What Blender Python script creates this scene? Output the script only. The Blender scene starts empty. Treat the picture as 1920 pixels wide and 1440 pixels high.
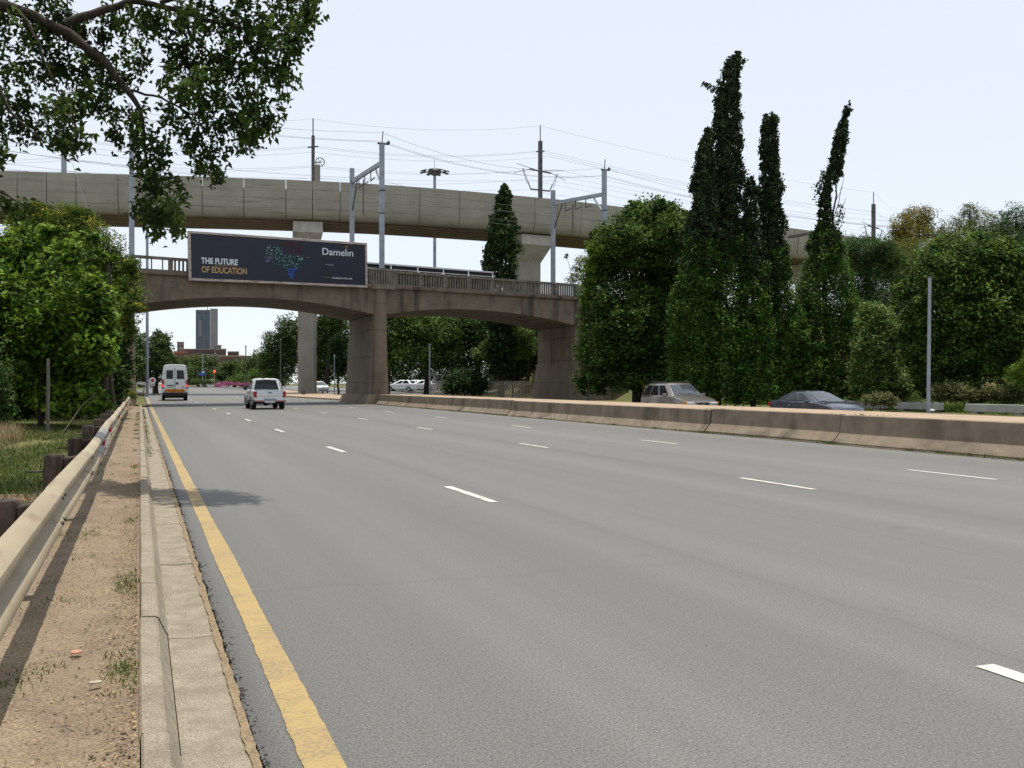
import bpy, math, random
import numpy as np
from mathutils import Vector, noise as mnoise

S = bpy.context.scene
COL = S.collection
rnd = random.Random(7)
rng = np.random.default_rng(11)

# ------------------------------------------------------------------ camera
F, CX, CY, CH = 1867.0, 960.0, 720.0, 1.45
TH = math.atan(698.0 / F)
ST, CT = math.sin(TH), math.cos(TH)
cam_data = bpy.data.cameras.new('camera')
cam_data.sensor_width = 36.0
cam_data.lens = F / 1920.0 * 36.0
cam_data.clip_start = 0.05
cam_data.clip_end = 6000
cam = bpy.data.objects.new('camera', cam_data)
COL.objects.link(cam)
cam.location = (0, 0, CH)
cam.rotation_euler = (math.radians(90), 0, -TH)
S.camera = cam

# ------------------------------------------------------------------ world, sun, exposure
SUN_EL, SUN_AZ = math.radians(82.0), math.radians(62.0)      # azimuth clockwise from +Y (road direction)
W = bpy.data.worlds.new('World')
S.world = W
W.use_nodes = True
wn = W.node_tree.nodes
wl = W.node_tree.links
wn.clear()
sky = wn.new('ShaderNodeTexSky')
sky.sky_type = 'NISHITA'
sky.sun_disc = False
sky.sun_elevation = SUN_EL
sky.sun_rotation = SUN_AZ
sky.altitude = 1700
sky.air_density = 1.0
sky.dust_density = 0.8
sky.ozone_density = 1.0
hs = wn.new('ShaderNodeMix')                                  # the clear sky seen through bright summer haze
hs.data_type = 'RGBA'
hs.inputs[0].default_value = 0.77
hs.inputs[7].default_value = (6.95, 7.35, 7.8, 1)
bg = wn.new('ShaderNodeBackground')
bg.inputs['Strength'].default_value = 0.14
wo = wn.new('ShaderNodeOutputWorld')
wl.new(sky.outputs[0], hs.inputs[6])
wl.new(hs.outputs[2], bg.inputs[0])
wl.new(bg.outputs[0], wo.inputs[0])
sd = bpy.data.lights.new('sun', 'SUN')
sd.energy = 5.0
sd.angle = math.radians(0.55)
sd.color = (1.0, 0.955, 0.88)
sun = bpy.data.objects.new('sun', sd)
COL.objects.link(sun)
sv = Vector((math.sin(SUN_AZ) * math.cos(SUN_EL), math.cos(SUN_AZ) * math.cos(SUN_EL), math.sin(SUN_EL)))
sun.rotation_euler = sv.to_track_quat('Z', 'Y').to_euler()
sun.location = (0, 0, 60)
S.view_settings.view_transform = 'Standard'
S.view_settings.look = 'None'
S.view_settings.exposure = 0.0
S.view_settings.gamma = 1.0
S.render.engine = 'CYCLES'
S.cycles.max_bounces = 6
S.cycles.diffuse_bounces = 2
S.cycles.transparent_max_bounces = 4
S.cycles.use_denoising = True

# ------------------------------------------------------------------ placing helpers
def at(u, v, zc):
    """pixel of the 1920x1440 photograph + distance along the view axis -> place in the world"""
    x = (u - CX) / F * zc
    return Vector((ST * zc + CT * x, CT * zc - ST * x, CH + (CY - v) / F * zc))

def smooth(a, b, x):
    t = min(1, max(0, (x - a) / (b - a)))
    return t * t * (3 - 2 * t)

def road_z(y):
    if y < 70: return 0.0
    if y < 210: return 1.05 * ((y - 70) / 140.0) ** 1.25
    return 1.05

def opp_z(x, y):
    return road_z(y) - 0.28 * smooth(22, 32, x) * (1 - smooth(60, 80, y))

def lay(u, zc, x=None):
    p = at(u, CY, zc)
    return p.x, p.y

# ------------------------------------------------------------------ materials
MATS = {}
def nodes_of(m):
    m.use_nodes = True
    nt = m.node_tree
    nt.nodes.clear()
    return nt, nt.nodes, nt.links

def M(name, c1, c2=None, scale=3.0, rough=0.8, bump=0.0, stretch=(1, 1, 1), detail=7.0, metallic=0.0,
      spec=0.3, stain=None, stain_scale=(2.5, 2.5, 0.12), stain_lo=0.5, fine=0.0, fine_scale=120.0, contrast=(0.35, 0.65), coat=0.0, emit=None, boards=None):
    if name in MATS: return MATS[name]
    m = bpy.data.materials.new(name)
    nt, N, L = nodes_of(m)
    out = N.new('ShaderNodeOutputMaterial')
    b = N.new('ShaderNodeBsdfPrincipled')
    L.new(b.outputs[0], out.inputs[0])
    b.inputs['Roughness'].default_value = rough
    b.inputs['Metallic'].default_value = metallic
    b.inputs['Specular IOR Level'].default_value = spec
    b.inputs['Coat Weight'].default_value = coat
    if c2 is None: c2 = tuple(x * 0.82 for x in c1)
    tc = N.new('ShaderNodeTexCoord')
    mp = N.new('ShaderNodeMapping')
    mp.inputs['Scale'].default_value = stretch
    L.new(tc.outputs['Object'], mp.inputs[0])
    nz = N.new('ShaderNodeTexNoise')
    nz.inputs['Scale'].default_value = scale
    nz.inputs['Detail'].default_value = detail
    nz.inputs['Roughness'].default_value = 0.62
    L.new(mp.outputs[0], nz.inputs['Vector'])
    rp = N.new('ShaderNodeValToRGB')
    rp.color_ramp.elements[0].position = contrast[0]
    rp.color_ramp.elements[1].position = contrast[1]
    rp.color_ramp.elements[0].color = (*c2, 1)
    rp.color_ramp.elements[1].color = (*c1, 1)
    L.new(nz.outputs['Fac'], rp.inputs[0])
    col = rp.outputs[0]
    if stain:
        mp2 = N.new('ShaderNodeMapping')
        mp2.inputs['Scale'].default_value = stain_scale
        L.new(tc.outputs['Object'], mp2.inputs[0])
        n2 = N.new('ShaderNodeTexNoise')
        n2.inputs['Scale'].default_value = 1.0
        n2.inputs['Detail'].default_value = 5
        L.new(mp2.outputs[0], n2.inputs['Vector'])
        r2 = N.new('ShaderNodeMapRange')
        r2.inputs['From Min'].default_value = stain_lo
        r2.inputs['From Max'].default_value = stain_lo + 0.2
        L.new(n2.outputs['Fac'], r2.inputs['Value'])
        mx = N.new('ShaderNodeMix')
        mx.data_type = 'RGBA'
        L.new(r2.outputs[0], mx.inputs[0])
        L.new(col, mx.inputs[6])
        mx.inputs[7].default_value = (*stain, 1)
        col = mx.outputs[2]
    if fine:
        n3 = N.new('ShaderNodeTexNoise')
        n3.inputs['Scale'].default_value = fine_scale
        n3.inputs['Detail'].default_value = 3
        L.new(tc.outputs['Object'], n3.inputs['Vector'])
        r3 = N.new('ShaderNodeMapRange')
        r3.inputs['From Min'].default_value = 0.3
        r3.inputs['From Max'].default_value = 0.7
        r3.inputs['To Min'].default_value = 1 - fine
        r3.inputs['To Max'].default_value = 1 + fine
        L.new(n3.outputs['Fac'], r3.inputs['Value'])
        mm = N.new('ShaderNodeVectorMath')
        mm.operation = 'SCALE'
        L.new(col, mm.inputs[0])
        L.new(r3.outputs[0], mm.inputs['Scale'])
        col = mm.outputs[0]
    if boards:                                   # lines left by the formwork boards
        sp = N.new('ShaderNodeSeparateXYZ')
        L.new(tc.outputs['Object'], sp.inputs[0])
        dv = N.new('ShaderNodeMath'); dv.operation = 'MULTIPLY_ADD'
        L.new(sp.outputs['Z'], dv.inputs[0]); dv.inputs[1].default_value = 1.0 / boards[0]; dv.inputs[2].default_value = boards[2]
        fr = N.new('ShaderNodeMath'); fr.operation = 'FRACT'
        L.new(dv.outputs[0], fr.inputs[0])
        nb = N.new('ShaderNodeTexNoise'); nb.inputs['Scale'].default_value = 0.35; nb.inputs['Detail'].default_value = 3
        L.new(tc.outputs['Object'], nb.inputs['Vector'])
        th = N.new('ShaderNodeMath'); th.operation = 'MULTIPLY'
        L.new(nb.outputs['Fac'], th.inputs[0]); th.inputs[1].default_value = 0.09
        lt = N.new('ShaderNodeMath'); lt.operation = 'LESS_THAN'
        L.new(fr.outputs[0], lt.inputs[0]); L.new(th.outputs[0], lt.inputs[1])
        sc_ = N.new('ShaderNodeMapRange'); sc_.inputs['To Min'].default_value = 1.0; sc_.inputs['To Max'].default_value = boards[1]
        L.new(lt.outputs[0], sc_.inputs['Value'])
        m2 = N.new('ShaderNodeVectorMath'); m2.operation = 'SCALE'
        L.new(col, m2.inputs[0]); L.new(sc_.outputs[0], m2.inputs['Scale'])
        col = m2.outputs[0]
    L.new(col, b.inputs['Base Color'])
    if bump:
        bp = N.new('ShaderNodeBump')
        bp.inputs['Strength'].default_value = bump
        bp.inputs['Distance'].default_value = 0.02
        L.new((n3 if fine else nz).outputs['Fac'], bp.inputs['Height'])
        L.new(bp.outputs[0], b.inputs['Normal'])
    if emit:
        b.inputs['Emission Color'].default_value = (*emit[0], 1)
        b.inputs['Emission Strength'].default_value = emit[1]
    MATS[name] = m
    return m

def leaf_mat(name, dark, light, trans=0.3, rough=0.62, accent=None, accent_at=0.86):
    if name in MATS: return MATS[name]
    m = bpy.data.materials.new(name)
    nt, N, L = nodes_of(m)
    out = N.new('ShaderNodeOutputMaterial')
    b = N.new('ShaderNodeBsdfPrincipled')
    b.inputs['Roughness'].default_value = rough
    b.inputs['Specular IOR Level'].default_value = 0.16
    t = N.new('ShaderNodeBsdfTranslucent')
    a = N.new('ShaderNodeAttribute')
    a.attribute_name = 'tint'
    rp = N.new('ShaderNodeValToRGB')
    rp.color_ramp.elements[0].color = (*dark, 1)
    rp.color_ramp.elements[1].color = (*light, 1)
    if accent:
        rp.color_ramp.elements[1].position = accent_at - 0.06
        e = rp.color_ramp.elements.new(accent_at)
        e.color = (*accent, 1)
    L.new(a.outputs['Fac'], rp.inputs[0])
    L.new(rp.outputs[0], b.inputs['Base Color'])
    hv = N.new('ShaderNodeHueSaturation')
    hv.inputs['Hue'].default_value = 0.475
    hv.inputs['Value'].default_value = 1.25
    L.new(rp.outputs[0], hv.inputs['Color'])
    L.new(hv.outputs[0], t.inputs[0])
    mx = N.new('ShaderNodeMixShader')
    mx.inputs[0].default_value = trans
    L.new(b.outputs[0], mx.inputs[1])
    L.new(t.outputs[0], mx.inputs[2])
    L.new(mx.outputs[0], out.inputs[0])
    MATS[name] = m
    return m

# ------------------------------------------------------------------ mesh builder
class MB:
    def __init__(s):
        s.v, s.f = [], []
    def add(s, vs, fs):
        o = len(s.v)
        s.v += [tuple(p) for p in vs]
        s.f += [tuple(i + o for i in f) for f in fs]
        return s
    def hexa(s, b, t):
        """four bottom corners and four top corners in the same turn"""
        return s.add(list(b) + list(t), [(3, 2, 1, 0), (4, 5, 6, 7), (0, 1, 5, 4), (1, 2, 6, 5), (2, 3, 7, 6), (3, 0, 4, 7)])
    def box(s, x0, x1, y0, y1, z0, z1):
        return s.hexa([(x0, y0, z0), (x1, y0, z0), (x1, y1, z0), (x0, y1, z0)], [(x0, y0, z1), (x1, y0, z1), (x1, y1, z1), (x0, y1, z1)])
    def bar(s, a, b, w, h=None, up=(0, 0, 1)):
        """square bar from a to b"""
        h = h or w
        a, b = Vector(a), Vector(b)
        d = (b - a).normalized()
        up = Vector(up)
        if abs(d.dot(up)) > 0.98: up = Vector((1, 0, 0))
        r = d.cross(up).normalized()
        u = r.cross(d).normalized()
        def ring(p): return [p - r * w / 2 - u * h / 2, p + r * w / 2 - u * h / 2, p + r * w / 2 + u * h / 2, p - r * w / 2 + u * h / 2]
        return s.hexa(ring(a), ring(b))
    def tube(s, pts, rad, n=8, cap=True):
        pts = [Vector(p) for p in pts]
        if not hasattr(rad, '__len__'): rad = [rad] * len(pts)
        o = len(s.v)
        pr = None
        for i, p in enumerate(pts):
            d = (pts[min(i + 1, len(pts) - 1)] - pts[max(i - 1, 0)]).normalized()
            if pr is None:
                pr = d.cross(Vector((0.31, 0.2, 0.93)))
                if pr.length < 0.05: pr = d.cross(Vector((1, 0, 0)))
            r = (pr - d * pr.dot(d)).normalized()
            pr = r
            q = d.cross(r)
            for k in range(n):
                a = 2 * math.pi * k / n
                s.v.append(tuple(p + (r * math.cos(a) + q * math.sin(a)) * rad[i]))
        for i in range(len(pts) - 1):
            for k in range(n):
                k2 = (k + 1) % n
                s.f.append((o + i * n + k, o + i * n + k2, o + (i + 1) * n + k2, o + (i + 1) * n + k))
        if cap:
            s.f.append(tuple(o + k for k in reversed(range(n))))
            s.f.append(tuple(o + (len(pts) - 1) * n + k for k in range(n)))
        return s
    def loft(s, rings, closed=True, caps=True):
        o = len(s.v)
        n = len(rings[0])
        for r in rings: s.v += [tuple(p) for p in r]
        for i in range(len(rings) - 1):
            for k in range(n if closed else n - 1):
                k2 = (k + 1) % n
                s.f.append((o + i * n + k, o + i * n + k2, o + (i + 1) * n + k2, o + (i + 1) * n + k))
        if caps and closed:
            s.f.append(tuple(o + k for k in reversed(range(n))))
            s.f.append(tuple(o + (len(rings) - 1) * n + k for k in range(n)))
        return s
    def lathe(s, c, prof, n=16, axis='z'):
        rings = []
        for r, h in prof:
            ring = []
            for k in range(n):
                a = 2 * math.pi * k / n
                if axis == 'z': ring.append((c[0] + r * math.cos(a), c[1] + r * math.sin(a), c[2] + h))
                else: ring.append((c[0] + h, c[1] + r * math.cos(a), c[2] + r * math.sin(a)))
            rings.append(ring)
        return s.loft(rings)
    def quad(s, a, b, c, d):
        return s.add([a, b, c, d], [(0, 1, 2, 3)])

def mesh_of(name, v, f):
    me = bpy.data.meshes.new(name)
    me.from_pydata(v, [], f)
    me.update()
    return me

def put(name, mb, m, parent=None, loc=(0, 0, 0), shift=None, smooth_deg=None, bevel=0.0, kind=None, label=None, cat=None, group=None, bseg=2):
    """link one mesh object. parent: object; shift: world place subtracted from the vertices"""
    v = mb.v
    if shift is not None: v = [(p[0] - shift[0], p[1] - shift[1], p[2] - shift[2]) for p in v]
    me = mesh_of(name, v, mb.f)
    o = bpy.data.objects.new(name, me)
    COL.objects.link(o)
    if not isinstance(m, (list, tuple)): m = [m]
    for q in m: me.materials.append(q)
    if smooth_deg is not None:
        me.shade_smooth()
        me.set_sharp_from_angle(angle=math.radians(smooth_deg))
    if bevel:
        bv = o.modifiers.new('bevel', 'BEVEL')
        bv.width = bevel
        bv.segments = bseg
        bv.limit_method = 'ANGLE'
        bv.angle_limit = math.radians(35)
        bv.harden_normals = False
    o.location = loc
    if parent: o.parent = parent
    tag(o, label, cat, group, kind)
    return o

def tag(o, label=None, cat=None, group=None, kind=None):
    if label: o['label'] = label
    if cat: o['category'] = cat
    if group: o['group'] = group
    if kind: o['kind'] = kind
    return o

class Thing:
    """an Empty at the thing's base; parts are given in world places unless local=True"""
    def __init__(s, name, label, cat, loc=(0, 0, 0), rz=0.0, group=None, local=False):
        s.o = bpy.data.objects.new(name, None)
        s.o.empty_display_size = 0.3
        COL.objects.link(s.o)
        s.o.location = loc
        s.o.rotation_euler = (0, 0, rz)
        s.loc = Vector(loc)
        s.local = local
        tag(s.o, label, cat, group)
    def part(s, name, mb, m, parent=None, **kw):
        return put(name, mb, m, parent or s.o, shift=None if s.local else s.loc, **kw)

def copy_tree(o, parent=None):
    c = o.copy()
    COL.objects.link(c)
    if parent: c.parent = parent
    for ch in list(o.children):
        copy_tree(ch, c)
    return c

def leaf_object(name, P, size, m, parent, shift, aspect=0.45, up=0.35, droop=0.0, tint=None, fold=0.25, sizevar=0.5):
    """P: N x 3 array of places; one folded leaf-sized face each"""
    n = len(P)
    nrm = rng.normal(size=(n, 3))
    nrm[:, 2] = np.abs(nrm[:, 2]) * (1 + up) + up
    nrm /= np.linalg.norm(nrm, axis=1)[:, None]
    a = rng.normal(size=(n, 3))
    a[:, 2] -= droop
    a -= nrm * (a * nrm).sum(1)[:, None]
    a /= np.linalg.norm(a, axis=1)[:, None] + 1e-9
    b = np.cross(nrm, a)
    sz = size * (1 - sizevar / 2 + sizevar * rng.random(n))[:, None]
    P = P - np.array(shift)[None, :]
    v0 = P - a * sz * 0.5
    v1 = P + b * sz * aspect * 0.5 + nrm * sz * fold * 0.3 - a * sz * 0.05
    v2 = P + a * sz * 0.5 - nrm * sz * fold * 0.25
    v3 = P - b * sz * aspect * 0.5 + nrm * sz * fold * 0.3 - a * sz * 0.05
    V = np.stack([v0, v1, v2, v3], axis=1).reshape(-1, 3)
    me = bpy.data.meshes.new(name)
    me.vertices.add(4 * n)
    me.vertices.foreach_set('co', V.astype(np.float32).ravel())
    me.loops.add(4 * n)
    me.loops.foreach_set('vertex_index', np.arange(4 * n, dtype=np.int32))
    me.polygons.add(n)
    me.polygons.foreach_set('loop_start', np.arange(0, 4 * n, 4, dtype=np.int32))
    me.polygons.foreach_set('loop_total', np.full(n, 4, dtype=np.int32))
    at_ = me.attributes.new('tint', 'FLOAT', 'FACE')
    t = rng.random(n) if tint is None else np.clip(tint + 0.2 * rng.normal(size=n), 0, 1) ** 1.45
    at_.data.foreach_set('value', t.astype(np.float32))
    me.materials.append(m)
    me.update()
    me.validate()
    o = bpy.data.objects.new(name, me)
    COL.objects.link(o)
    if parent: o.parent = parent
    return o

def clump_points(lobes, n, clump=0.2, per=26, shell=0.5, hang=0.0, fill=0.0):
    """lobes: list of (centre, (rx, ry, rz)). clumps spread over each lobe, mostly near its skin"""
    vol = np.array([r[0] * r[1] + r[1] * r[2] + r[0] * r[2] for c, r in lobes])
    share = vol / vol.sum()
    out, tint = [], []
    for (c, r), s in zip(lobes, share):
        k = max(3, int(n * s / per))
        d = rng.normal(size=(k, 3))
        d /= np.linalg.norm(d, axis=1)[:, None]
        rad = (shell + (1.03 - shell) * rng.random(k) ** 0.55)[:, None]
        sd_ = rng.random(3) * 50
        bump = np.array([mnoise.noise((q[0] * 1.7 + sd_[0], q[1] * 1.7 + sd_[1], q[2] * 1.7 + sd_[2])) for q in d])
        rad = rad * (1 + 0.42 * bump)[:, None]
        cc = d * rad * np.array(r)[None, :] + np.array(c)[None, :]
        cs = clump * (0.6 + 0.8 * rng.random(k)) * (np.prod(r) ** (1 / 3.0))
        ct = rng.random(k)
        pts = np.repeat(cc, per, axis=0) + np.clip(rng.normal(size=(k * per, 3)), -1.6, 1.6) * np.repeat(cs, per)[:, None] * np.array([0.75, 0.75, 0.6])
        if hang:
            pts[:, 2] -= hang * np.repeat(cs, per) * rng.random(k * per)
        out.append(pts)
        tint.append(np.repeat(ct, per))
        if fill:
            q = int(n * s * fill)
            d = rng.normal(size=(q, 3)); d /= np.linalg.norm(d, axis=1)[:, None]
            out.append(d * (0.82 * rng.random(q) ** (1 / 3.0))[:, None] * np.array(r)[None, :] + np.array(c)[None, :])
            tint.append(rng.random(q) * 0.7)
    return np.concatenate(out), np.concatenate(tint)

def px_lobes(lobes, zc, depth=1.0, jitter=0.0):
    res = []
    for l in lobes:
        u, v, ru, rv = l[:4]
        z = zc + (l[4] if len(l) > 4 else rnd.uniform(-jitter, jitter))
        r1, r2 = ru * z / F, rv * z / F
        res.append((at(u, v, z), (r1, r1 * depth, r2)))
    return res

def wobble(pts, k=0.12, n=5):
    """subdivide a polyline and make it a little crooked"""
    res = []
    pts = [Vector(p) for p in pts]
    for a, b in zip(pts, pts[1:]):
        for i in range(n):
            t = i / n
            p = a.lerp(b, t)
            w = k * (b - a).length * 0.25
            if not (i == 0): p = p + Vector((rnd.uniform(-w, w), rnd.uniform(-w, w), rnd.uniform(-w, w) * 0.5))
            res.append(p)
    res.append(pts[-1])
    return res

def taper(n, a, b):
    return [a + (b - a) * i / (n - 1) for i in range(n)]

BARK = M('bark', (0.06, 0.044, 0.032), (0.022, 0.017, 0.013), scale=6, rough=0.95, bump=0.6, stretch=(4, 4, 0.7))

def tree(name, label, cat, zc, lobes, n, leaf, m, base, group=None, clump=0.2, per=26, trunk_r=0.2, aspect=0.5, droop=0.2, up=0.35,
         depth=1.0, jitter=1.5, hang=0.0, shell=0.5, limbs=4, ground=None, crown='crown', fill=0.45):
    """a tree with a tapered trunk, limbs that reach into the lobes, and a crown of leaf-sized faces"""
    L3 = px_lobes(lobes, zc, depth, jitter)
    bx, by = lay(base, zc)
    bz = ground if ground is not None else gz(bx, by)
    T = Thing(name, label, cat, (bx, by, bz), group=group)
    w = MB()
    top = max(L3, key=lambda q: q[0].z)
    mid = Vector((bx, by, bz)).lerp(top[0], 0.5)
    mid.x = bx * 0.6 + mid.x * 0.4
    tr = wobble([(bx, by, bz - 0.2), mid, top[0]], 0.12)
    w.tube(tr, taper(len(tr), trunk_r, trunk_r * 0.18), 8)
    for c, r in sorted(L3, key=lambda q: -q[1][0])[:limbs]:
        i = int(len(tr) * rnd.uniform(0.3, 0.6))
        lb = wobble([tr[i], tr[i].lerp(c, 0.6) + Vector((0, 0, 0.1 * r[2])), c + Vector((0, 0, r[2] * 0.3))], 0.2, 4)
        w.tube(lb, taper(len(lb), trunk_r * 0.5, trunk_r * 0.08), 6)
    T.part('trunk', w, BARK, smooth_deg=60)
    P, t = clump_points(L3, n, clump, per, shell, hang, fill)
    P[:, 2] = np.maximum(P[:, 2], bz + 0.05)
    leaf_object(crown, P, leaf, m, T.o, T.loc, aspect=aspect, droop=droop, up=up, tint=t)
    return T

# ================================================================== SETTING
def opp_z(x, y):
    return road_z(y) - 0.32 * (1 - smooth(30, 58, y))

def gz(x, y):
    """height of the open ground"""
    r = road_z(y)
    if x < 0:
        z = r + 0.10 + 0.10 * mnoise.noise((x * 0.25, y * 0.25, 0.0)) * smooth(1.2, 4, -x)
        z += 1.1 * smooth(7, 16, -x)
        if y > 85: z += 0.0
        return z
    if x <= 19.3: return r - 0.10
    if x < 33: return opp_z(x, y) - 0.10
    z0 = opp_z(33, y) - 0.10
    z = z0 + (r + 0.06 - z0) * smooth(33, 35, x)
    z += 6.5 * smooth(44, 74, x) * (1 - smooth(120, 170, y))
    hill = 8.2 * smooth(37, 45, x) * smooth(66 + 0.1 * x, 76 + 0.1 * x, y) * (1 - smooth(96, 118, y))
    z = max(z, z0 + hill)
    return z + 0.06 * mnoise.noise((x * 0.4, y * 0.4, 3.0))

def axis(breaks):
    res = []
    for a, b, st in breaks:
        k = max(1, int(round((b - a) / st)))
        res += [a + (b - a) * i / k for i in range(k)]
    res.append(breaks[-1][1])
    return res

# open ground: dirt with patchy grass
def ground_mat():
    m = bpy.data.materials.new('ground_soil')
    nt, N, L = nodes_of(m)
    out = N.new('ShaderNodeOutputMaterial')
    b = N.new('ShaderNodeBsdfPrincipled')
    b.inputs['Roughness'].default_value = 0.95
    b.inputs['Specular IOR Level'].default_value = 0.1
    L.new(b.outputs[0], out.inputs[0])
    tc = N.new('ShaderNodeTexCoord')
    n1 = N.new('ShaderNodeTexNoise'); n1.inputs['Scale'].default_value = 0.6; n1.inputs['Detail'].default_value = 8
    n2 = N.new('ShaderNodeTexNoise'); n2.inputs['Scale'].default_value = 9; n2.inputs['Detail'].default_value = 8
    n3 = N.new('ShaderNodeTexNoise'); n3.inputs['Scale'].default_value = 70; n3.inputs['Detail'].default_value = 4
    for q in (n1, n2, n3): L.new(tc.outputs['Object'], q.inputs['Vector'])
    r1 = N.new('ShaderNodeValToRGB')
    r1.color_ramp.elements[0].color = (0.10, 0.06, 0.036, 1)
    r1.color_ramp.elements[1].color = (0.19, 0.125, 0.078, 1)
    r1.color_ramp.elements[0].position = 0.35; r1.color_ramp.elements[1].position = 0.65
    L.new(n2.outputs['Fac'], r1.inputs[0])
    r2 = N.new('ShaderNodeValToRGB')
    r2.color_ramp.elements[0].color = (0.055, 0.075, 0.02, 1)
    r2.color_ramp.elements[1].color = (0.13, 0.13, 0.05, 1)
    L.new(n3.outputs['Fac'], r2.inputs[0])
    mk = N.new('ShaderNodeMapRange')
    mk.inputs['From Min'].default_value = 0.34; mk.inputs['From Max'].default_value = 0.5
    L.new(n1.outputs['Fac'], mk.inputs['Value'])
    mx = N.new('ShaderNodeMix'); mx.data_type = 'RGBA'
    L.new(mk.outputs[0], mx.inputs[0]); L.new(r1.outputs[0], mx.inputs[6]); L.new(r2.outputs[0], mx.inputs[7])
    L.new(mx.outputs[2], b.inputs['Base Color'])
    bp = N.new('ShaderNodeBump'); bp.inputs['Strength'].default_value = 0.7; bp.inputs['Distance'].default_value = 0.03
    L.new(n2.outputs['Fac'], bp.inputs['Height']); L.new(bp.outputs[0], b.inputs['Normal'])
    return m
GROUND = ground_mat()
xs = axis([(-3000, -300, 300), (-300, -60, 30), (-60, -10, 2.5), (-10, -0.55, 0.45), (-0.55, 0.0, 0.55), (0.0, 0.02, 0.02), (0.02, 33, 3.3), (33, 80, 1.5), (80, 300, 20), (300, 3000, 300)])
ys = axis([(-60, -4, 8), (-4, 60, 0.8), (60, 130, 2), (130, 300, 10), (300, 700, 80), (700, 4500, 380)])
mb = MB()
for y in ys:
    for x in xs: mb.v.append((x, y, gz(x, y)))
nx = len(xs)
for j in range(len(ys) - 1):
    for i in range(nx - 1):
        mb.f.append((j * nx + i, j * nx + i + 1, (j + 1) * nx + i + 1, (j + 1) * nx + i))
put('ground', mb, GROUND, smooth_deg=80, kind='structure')

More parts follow.
